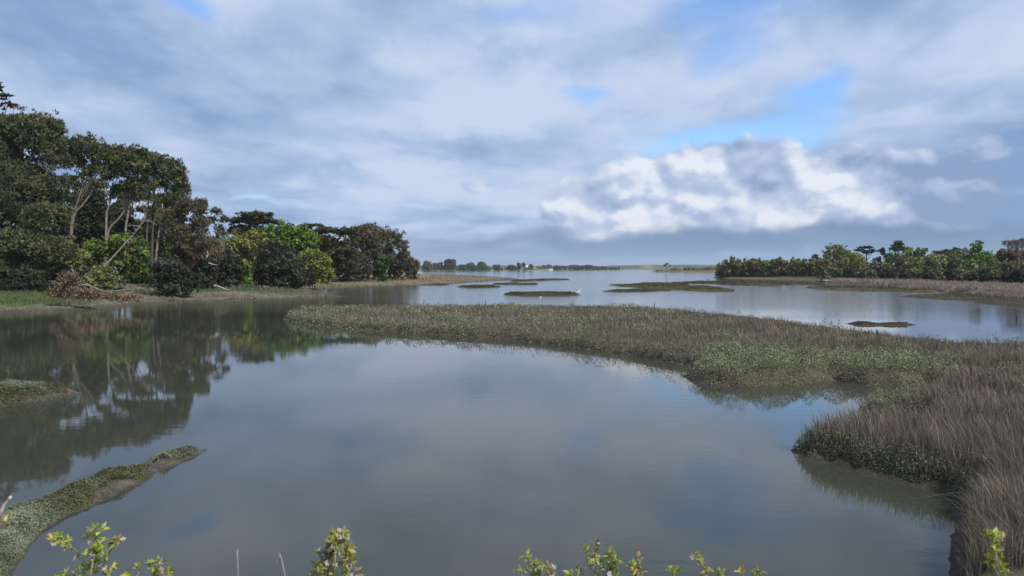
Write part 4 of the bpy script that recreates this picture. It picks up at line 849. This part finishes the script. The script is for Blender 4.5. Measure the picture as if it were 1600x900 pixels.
def stake(label, p, h, r=.035, grp=None):
    mb = MB(); p = np.array(p); tube(mb, np.array([p + [0, 0, -.4], p + [.01, 0, h * .5], p + [.03, 0, h]]), np.array([r, r * .95, r * .7]), 7, (.09, .075, .06))
    tag(mb.build('wooden_stake', M_bark), label, 'stake', grp)
stake('thin dark stake above the grass at the marsh back edge left of centre', gp(758.5, 484), .98, .04)
stake('thin dark stake above the grass behind the marsh, right of centre', gp(894.5, 484), .95, .035)
stake('thin dark stake at the back of the marsh near the mud bank', gp(1022, 487), .9, .035)
stake('short dark post standing in the water at the right edge', gp(1589, 498), .5, .05)

# ------------------------------------------------------------------ foreground shoots
def shoot(label, Y, paths, heads, nl=9, bl=6, ln=.0165, stem_r=.003, col=(.34, .385, .085), blossom=True, bark=(.26, .21, .18), name='blackthorn_shoot', leafy=1.0):
    """paths: lists of pixels from low to tip; heads: (x, y, radius px) rosettes of young leaves"""
    p0 = at(paths[0][0][0], paths[0][0][1], Y); g = np.array([p0[0] + .05 * rng.normal(), Y + .03, bank_z(0, Y)])
    root = thing(name, g, label, 'shrub'); ms = MB(); ml = MB(); mf = MB()
    S = []
    for i, p in enumerate(paths):
        pts = [at(q[0], q[1], Y + .02 * rng.normal()) for q in p]
        if i == 0: pts = [g, .5 * (g + pts[0]) + rng.normal(size=3) * .015] + pts
        pts = resample(np.array(pts), 5 * len(pts)); r = stem_r * (1 if i == 0 else .65)
        tube(ms, pts, np.linspace(r, r * .4, len(pts)), 7, bark); S.append(pts)
    ms.build('stem', M_bark, root)
    def rosette(c, axis, n, L, colr):
        a = rng.random(n) * 2 * math.pi; axis = unit(axis); t1 = unit(np.cross(axis, [.3, .9, .2])); t2 = np.cross(axis, t1); op = (.35 + .8 * rng.random(n))[:, None]
        D = unit(axis * (1.15 - op) * 1.3 + (t1 * np.cos(a)[:, None] + t2 * np.sin(a)[:, None]) * op)
        Lw = L * (.6 + .6 * rng.random(n))[:, None]; W = Lw * .2
        nr = unit(axis - D * (D @ axis)[:, None] + rng.normal(size=(n, 3)) * .25); sd = unit(np.cross(D, nr)); nr = np.cross(sd, D)
        b = c + rng.normal(size=(n, 3)) * .002
        m1 = b + D * Lw * .4 - nr * Lw * .02; m2 = b + D * Lw * .72 - nr * Lw * .03; tip = b + D * Lw - nr * Lw * .12
        v = np.stack([b, m1 + sd * W + nr * W * .35, m2 + sd * W * .85 + nr * W * .3, tip, m2 - sd * W * .85 + nr * W * .3, m1 - sd * W + nr * W * .35, m1, m2], 1)
        i = np.arange(n)[:, None] * 8
        f4 = np.concatenate([np.hstack([i + 6, i + 1, i + 2, i + 7]), np.hstack([i + 5, i + 6, i + 7, i + 4])]); f3 = np.concatenate([np.hstack([i, i + 1, i + 6]), np.hstack([i, i + 6, i + 5]), np.hstack([i + 7, i + 2, i + 3]), np.hstack([i + 4, i + 7, i + 3])])
        cc = np.repeat(tint(colr, n, .28, .12), 8, axis=0); ml.add(v.reshape(-1, 3), f3, f4, cc)
    def flower(c, s):
        ax = unit(rng.normal(size=3) + np.array([.3, -.5, .5])); t1 = unit(np.cross(ax, [.2, .3, .9])); t2 = np.cross(ax, t1)
        for q in range(5):
            a = q * 2 * math.pi / 5 + rng.random() * .2; d = t1 * math.cos(a) + t2 * math.sin(a); e = np.cross(ax, d)
            v = np.array([c, c + d * s * .5 + e * s * .36 + ax * s * .15, c + d * s + ax * s * .3, c + d * s * .5 - e * s * .36 + ax * s * .15]); mf.add(v, None, [(0, 1, 2, 3)], tint((.50, .42, .38), 1, .15, .05)[0])
        tube(mf, np.array([c, c + ax * s * .3]), [s * .14, s * .1], 5, (.5, .42, .12))
    for hx_, hy_, rp in heads:
        c = at(hx_, hy_, Y + .015 * rng.normal()); R = rp / F * Y
        tipn = max(1, int(round((rp / 5.0) ** 2 * leafy)))
        for q in range(tipn):
            o = rng.normal(size=3) * R * .5 if tipn > 1 else np.zeros(3)
            rosette(c + o, np.array([o[0] / R, o[1] / R, .8 + o[2] / R]) + rng.normal(size=3) * .25, nl, ln, np.array(col) * (.75 + .5 * rng.random()) * (np.array([1.15, .85, 1]) if rng.random() < .2 else 1))
        if blossom:
            for q in range(bl): flower(c + rng.normal(size=3) * R * .65 - np.array([0, 0, R * .4]), .006 + .003 * rng.random())
    for pts in S:                                                                # a few leaves along the stems
        for j in range(len(pts) // 3, len(pts) - 1, 2): rosette(pts[j], unit(rng.normal(size=3) + [0, 0, .6]), 4, ln * .8, col)
    ml.build('foliage', M_young, root)
    if mf.n: mf.build('blossom', M_petal, root)
    return root
shoot('branching shoot with yellow green leaf rosettes in front of the mud spit', 1.75, [[(135, 960), (142, 900), (147, 860), (150, 832)], [(138, 885), (118, 860), (98, 846)], [(158, 925), (163, 880), (168, 862), (180, 850)], [(150, 930), (125, 905), (110, 898)]],
      [(150, 832, 8), (142, 843, 8), (156, 848, 7), (92, 839, 8), (82, 844, 6), (103, 845, 6), (178, 852, 8), (184, 845, 6), (170, 860, 6), (146, 864, 7), (130, 872, 7), (150, 880, 8), (140, 892, 9), (168, 893, 8), (105, 897, 7), (125, 895, 6), (153, 862, 6)], bl=1)
shoot('low pair of bright green leaf tufts right of the branching shoot', 1.75, [[(225, 960), (225, 915), (215, 893)], [(226, 930), (240, 900), (245, 888)], [(226, 925), (258, 902), (262, 893)]], [(208, 892, 7), (216, 888, 6), (234, 886, 7), (244, 884, 7), (258, 892, 7), (246, 893, 6)], bl=1)
shoot('upright dense column of green leaves and pinkish blossom', 1.6, [[(520, 1000), (521, 920), (524, 870), (528, 834)], [(520, 940), (508, 900), (500, 880)], [(522, 920), (540, 890), (548, 872)]],
      [(530, 830, 7), (522, 834, 7), (537, 838, 7), (522, 846, 9), (535, 850, 9), (515, 858, 9), (528, 858, 9), (540, 866, 8), (506, 866, 7), (520, 872, 9), (546, 878, 9), (530, 882, 9), (510, 884, 9), (494, 892, 9), (520, 896, 9), (544, 894, 9), (500, 902, 8), (563, 892, 4)], bl=4)
shoot('short blossoming twig with mostly white flowers', 1.8, [[(842, 960), (838, 900), (832, 885), (824, 870)], [(840, 910), (850, 890), (858, 882)]], [(824, 869, 5), (833, 882, 6), (843, 886, 7), (856, 886, 6), (830, 893, 6), (816, 893, 5), (846, 896, 6), (862, 897, 4)], bl=4, leafy=.8)
shoot('tiny leafy tips between the two blossoming twigs', 1.8, [[(903, 960), (902, 915), (904, 890)], [(902, 930), (892, 905), (889, 896)]], [(904, 891, 6), (890, 896, 4), (908, 899, 5)], bl=1)
shoot('tallest slender central twig tipped with small leaves', 1.8, [[(930, 980), (930, 900), (931, 870), (931, 850)], [(930, 885), (922, 868), (917, 858)]], [(931, 850, 5), (917, 858, 5), (928, 872, 5), (921, 884, 5), (932, 882, 4)], bl=2, leafy=.8)
shoot('bushy green twig right of the tallest central twig', 1.8, [[(945, 980), (946, 910), (952, 880), (957, 866)], [(948, 905), (960, 885), (968, 876)]], [(956, 864, 7), (950, 872, 7), (963, 872, 7), (968, 878, 5), (940, 888, 6), (955, 884, 6), (948, 897, 7), (962, 897, 6)], bl=2)
shoot('small leafy twig right of the bushy central twig', 1.8, [[(994, 980), (996, 910), (998, 890), (998, 870)], [(996, 905), (988, 888), (986, 882)]], [(998, 871, 5), (988, 883, 5), (996, 884, 5), (1000, 892, 5), (990, 895, 5)], bl=1, leafy=.8)
shoot('leaf tip barely showing at the bottom edge', 1.8, [[(1052, 980), (1052, 900), (1052, 894)]], [(1050, 895, 4), (1056, 893, 4)], bl=0)
shoot('arching blossoming twig with a leafy drooping tip', 1.8, [[(1112, 980), (1110, 905), (1103, 890), (1090, 870)], [(1110, 910), (1124, 898), (1126, 893)]], [(1088, 869, 6), (1094, 873, 6), (1097, 882, 4), (1106, 890, 6), (1116, 896, 6), (1101, 897, 6), (1125, 896, 5)], bl=3)
shoot('two small leaf tips right of the arching twig', 1.8, [[(1172, 980), (1172, 920), (1186, 893)], [(1172, 930), (1160, 896)]], [(1159, 895, 4), (1187, 893, 5), (1180, 897, 5)], bl=0)
shoot('green leafy shoot in front of the reeds at the lower right', 1.6, [[(1572, 1000), (1568, 920), (1558, 880), (1554, 834)], [(1566, 910), (1552, 885), (1546, 866)]], [(1555, 832, 7), (1550, 842, 7), (1560, 842, 6), (1554, 850, 7), (1556, 864, 8), (1564, 872, 7), (1552, 872, 7), (1562, 884, 9), (1570, 892, 8), (1556, 890, 7)], bl=1)
shoot('bleached dead twig with a yellow leaf at the left edge', 1.5, [[(-20, 980), (-12, 860), (2, 800), (17, 776)], [(-8, 840), (6, 815), (12, 806)]], [(13, 802, 3)], nl=3, bl=0, ln=.012, stem_r=.006, col=(.5, .34, .06), bark=(.55, .50, .45), name='dead_twig', leafy=.5)
for (a, b_, lab) in (((370, 866), (373, 930), 'upright pale grass stalk left of the column of blossom'), ((433, 875), (452, 935), 'slanting pale grass stalk left of the column of blossom')):
    t = at(a[0], a[1], 1.7); l = at(b_[0], b_[1], 1.7); g = np.array([l[0] + (l[0] - t[0]) * 6, 1.7, bank_z(0, 1.7)])
    mb = MB(); tube(mb, resample(np.array([g, l, t]), 12), np.linspace(.0016, .0008, 12), 6, (.45, .40, .36)); tag(mb.build('grass_stalk', M_bark), lab, 'grass stalk')

# ------------------------------------------------------------------ render settings
SC.render.engine = 'CYCLES'
SC.view_settings.view_transform = 'Standard'; SC.view_settings.look = 'None'; SC.view_settings.exposure = 0.0; SC.view_settings.gamma = 1.0; SC.view_settings.use_curve_mapping = False
cy = SC.cycles; cy.use_denoising = True; cy.denoiser = 'OPENIMAGEDENOISE'; cy.max_bounces = 6; cy.diffuse_bounces = 3; cy.glossy_bounces = 3; cy.transmission_bounces = 3; cy.volume_bounces = 1; cy.transparent_max_bounces = 4
cy.use_adaptive_sampling = True; cy.adaptive_threshold = 0.01; cy.sample_clamp_indirect = 4
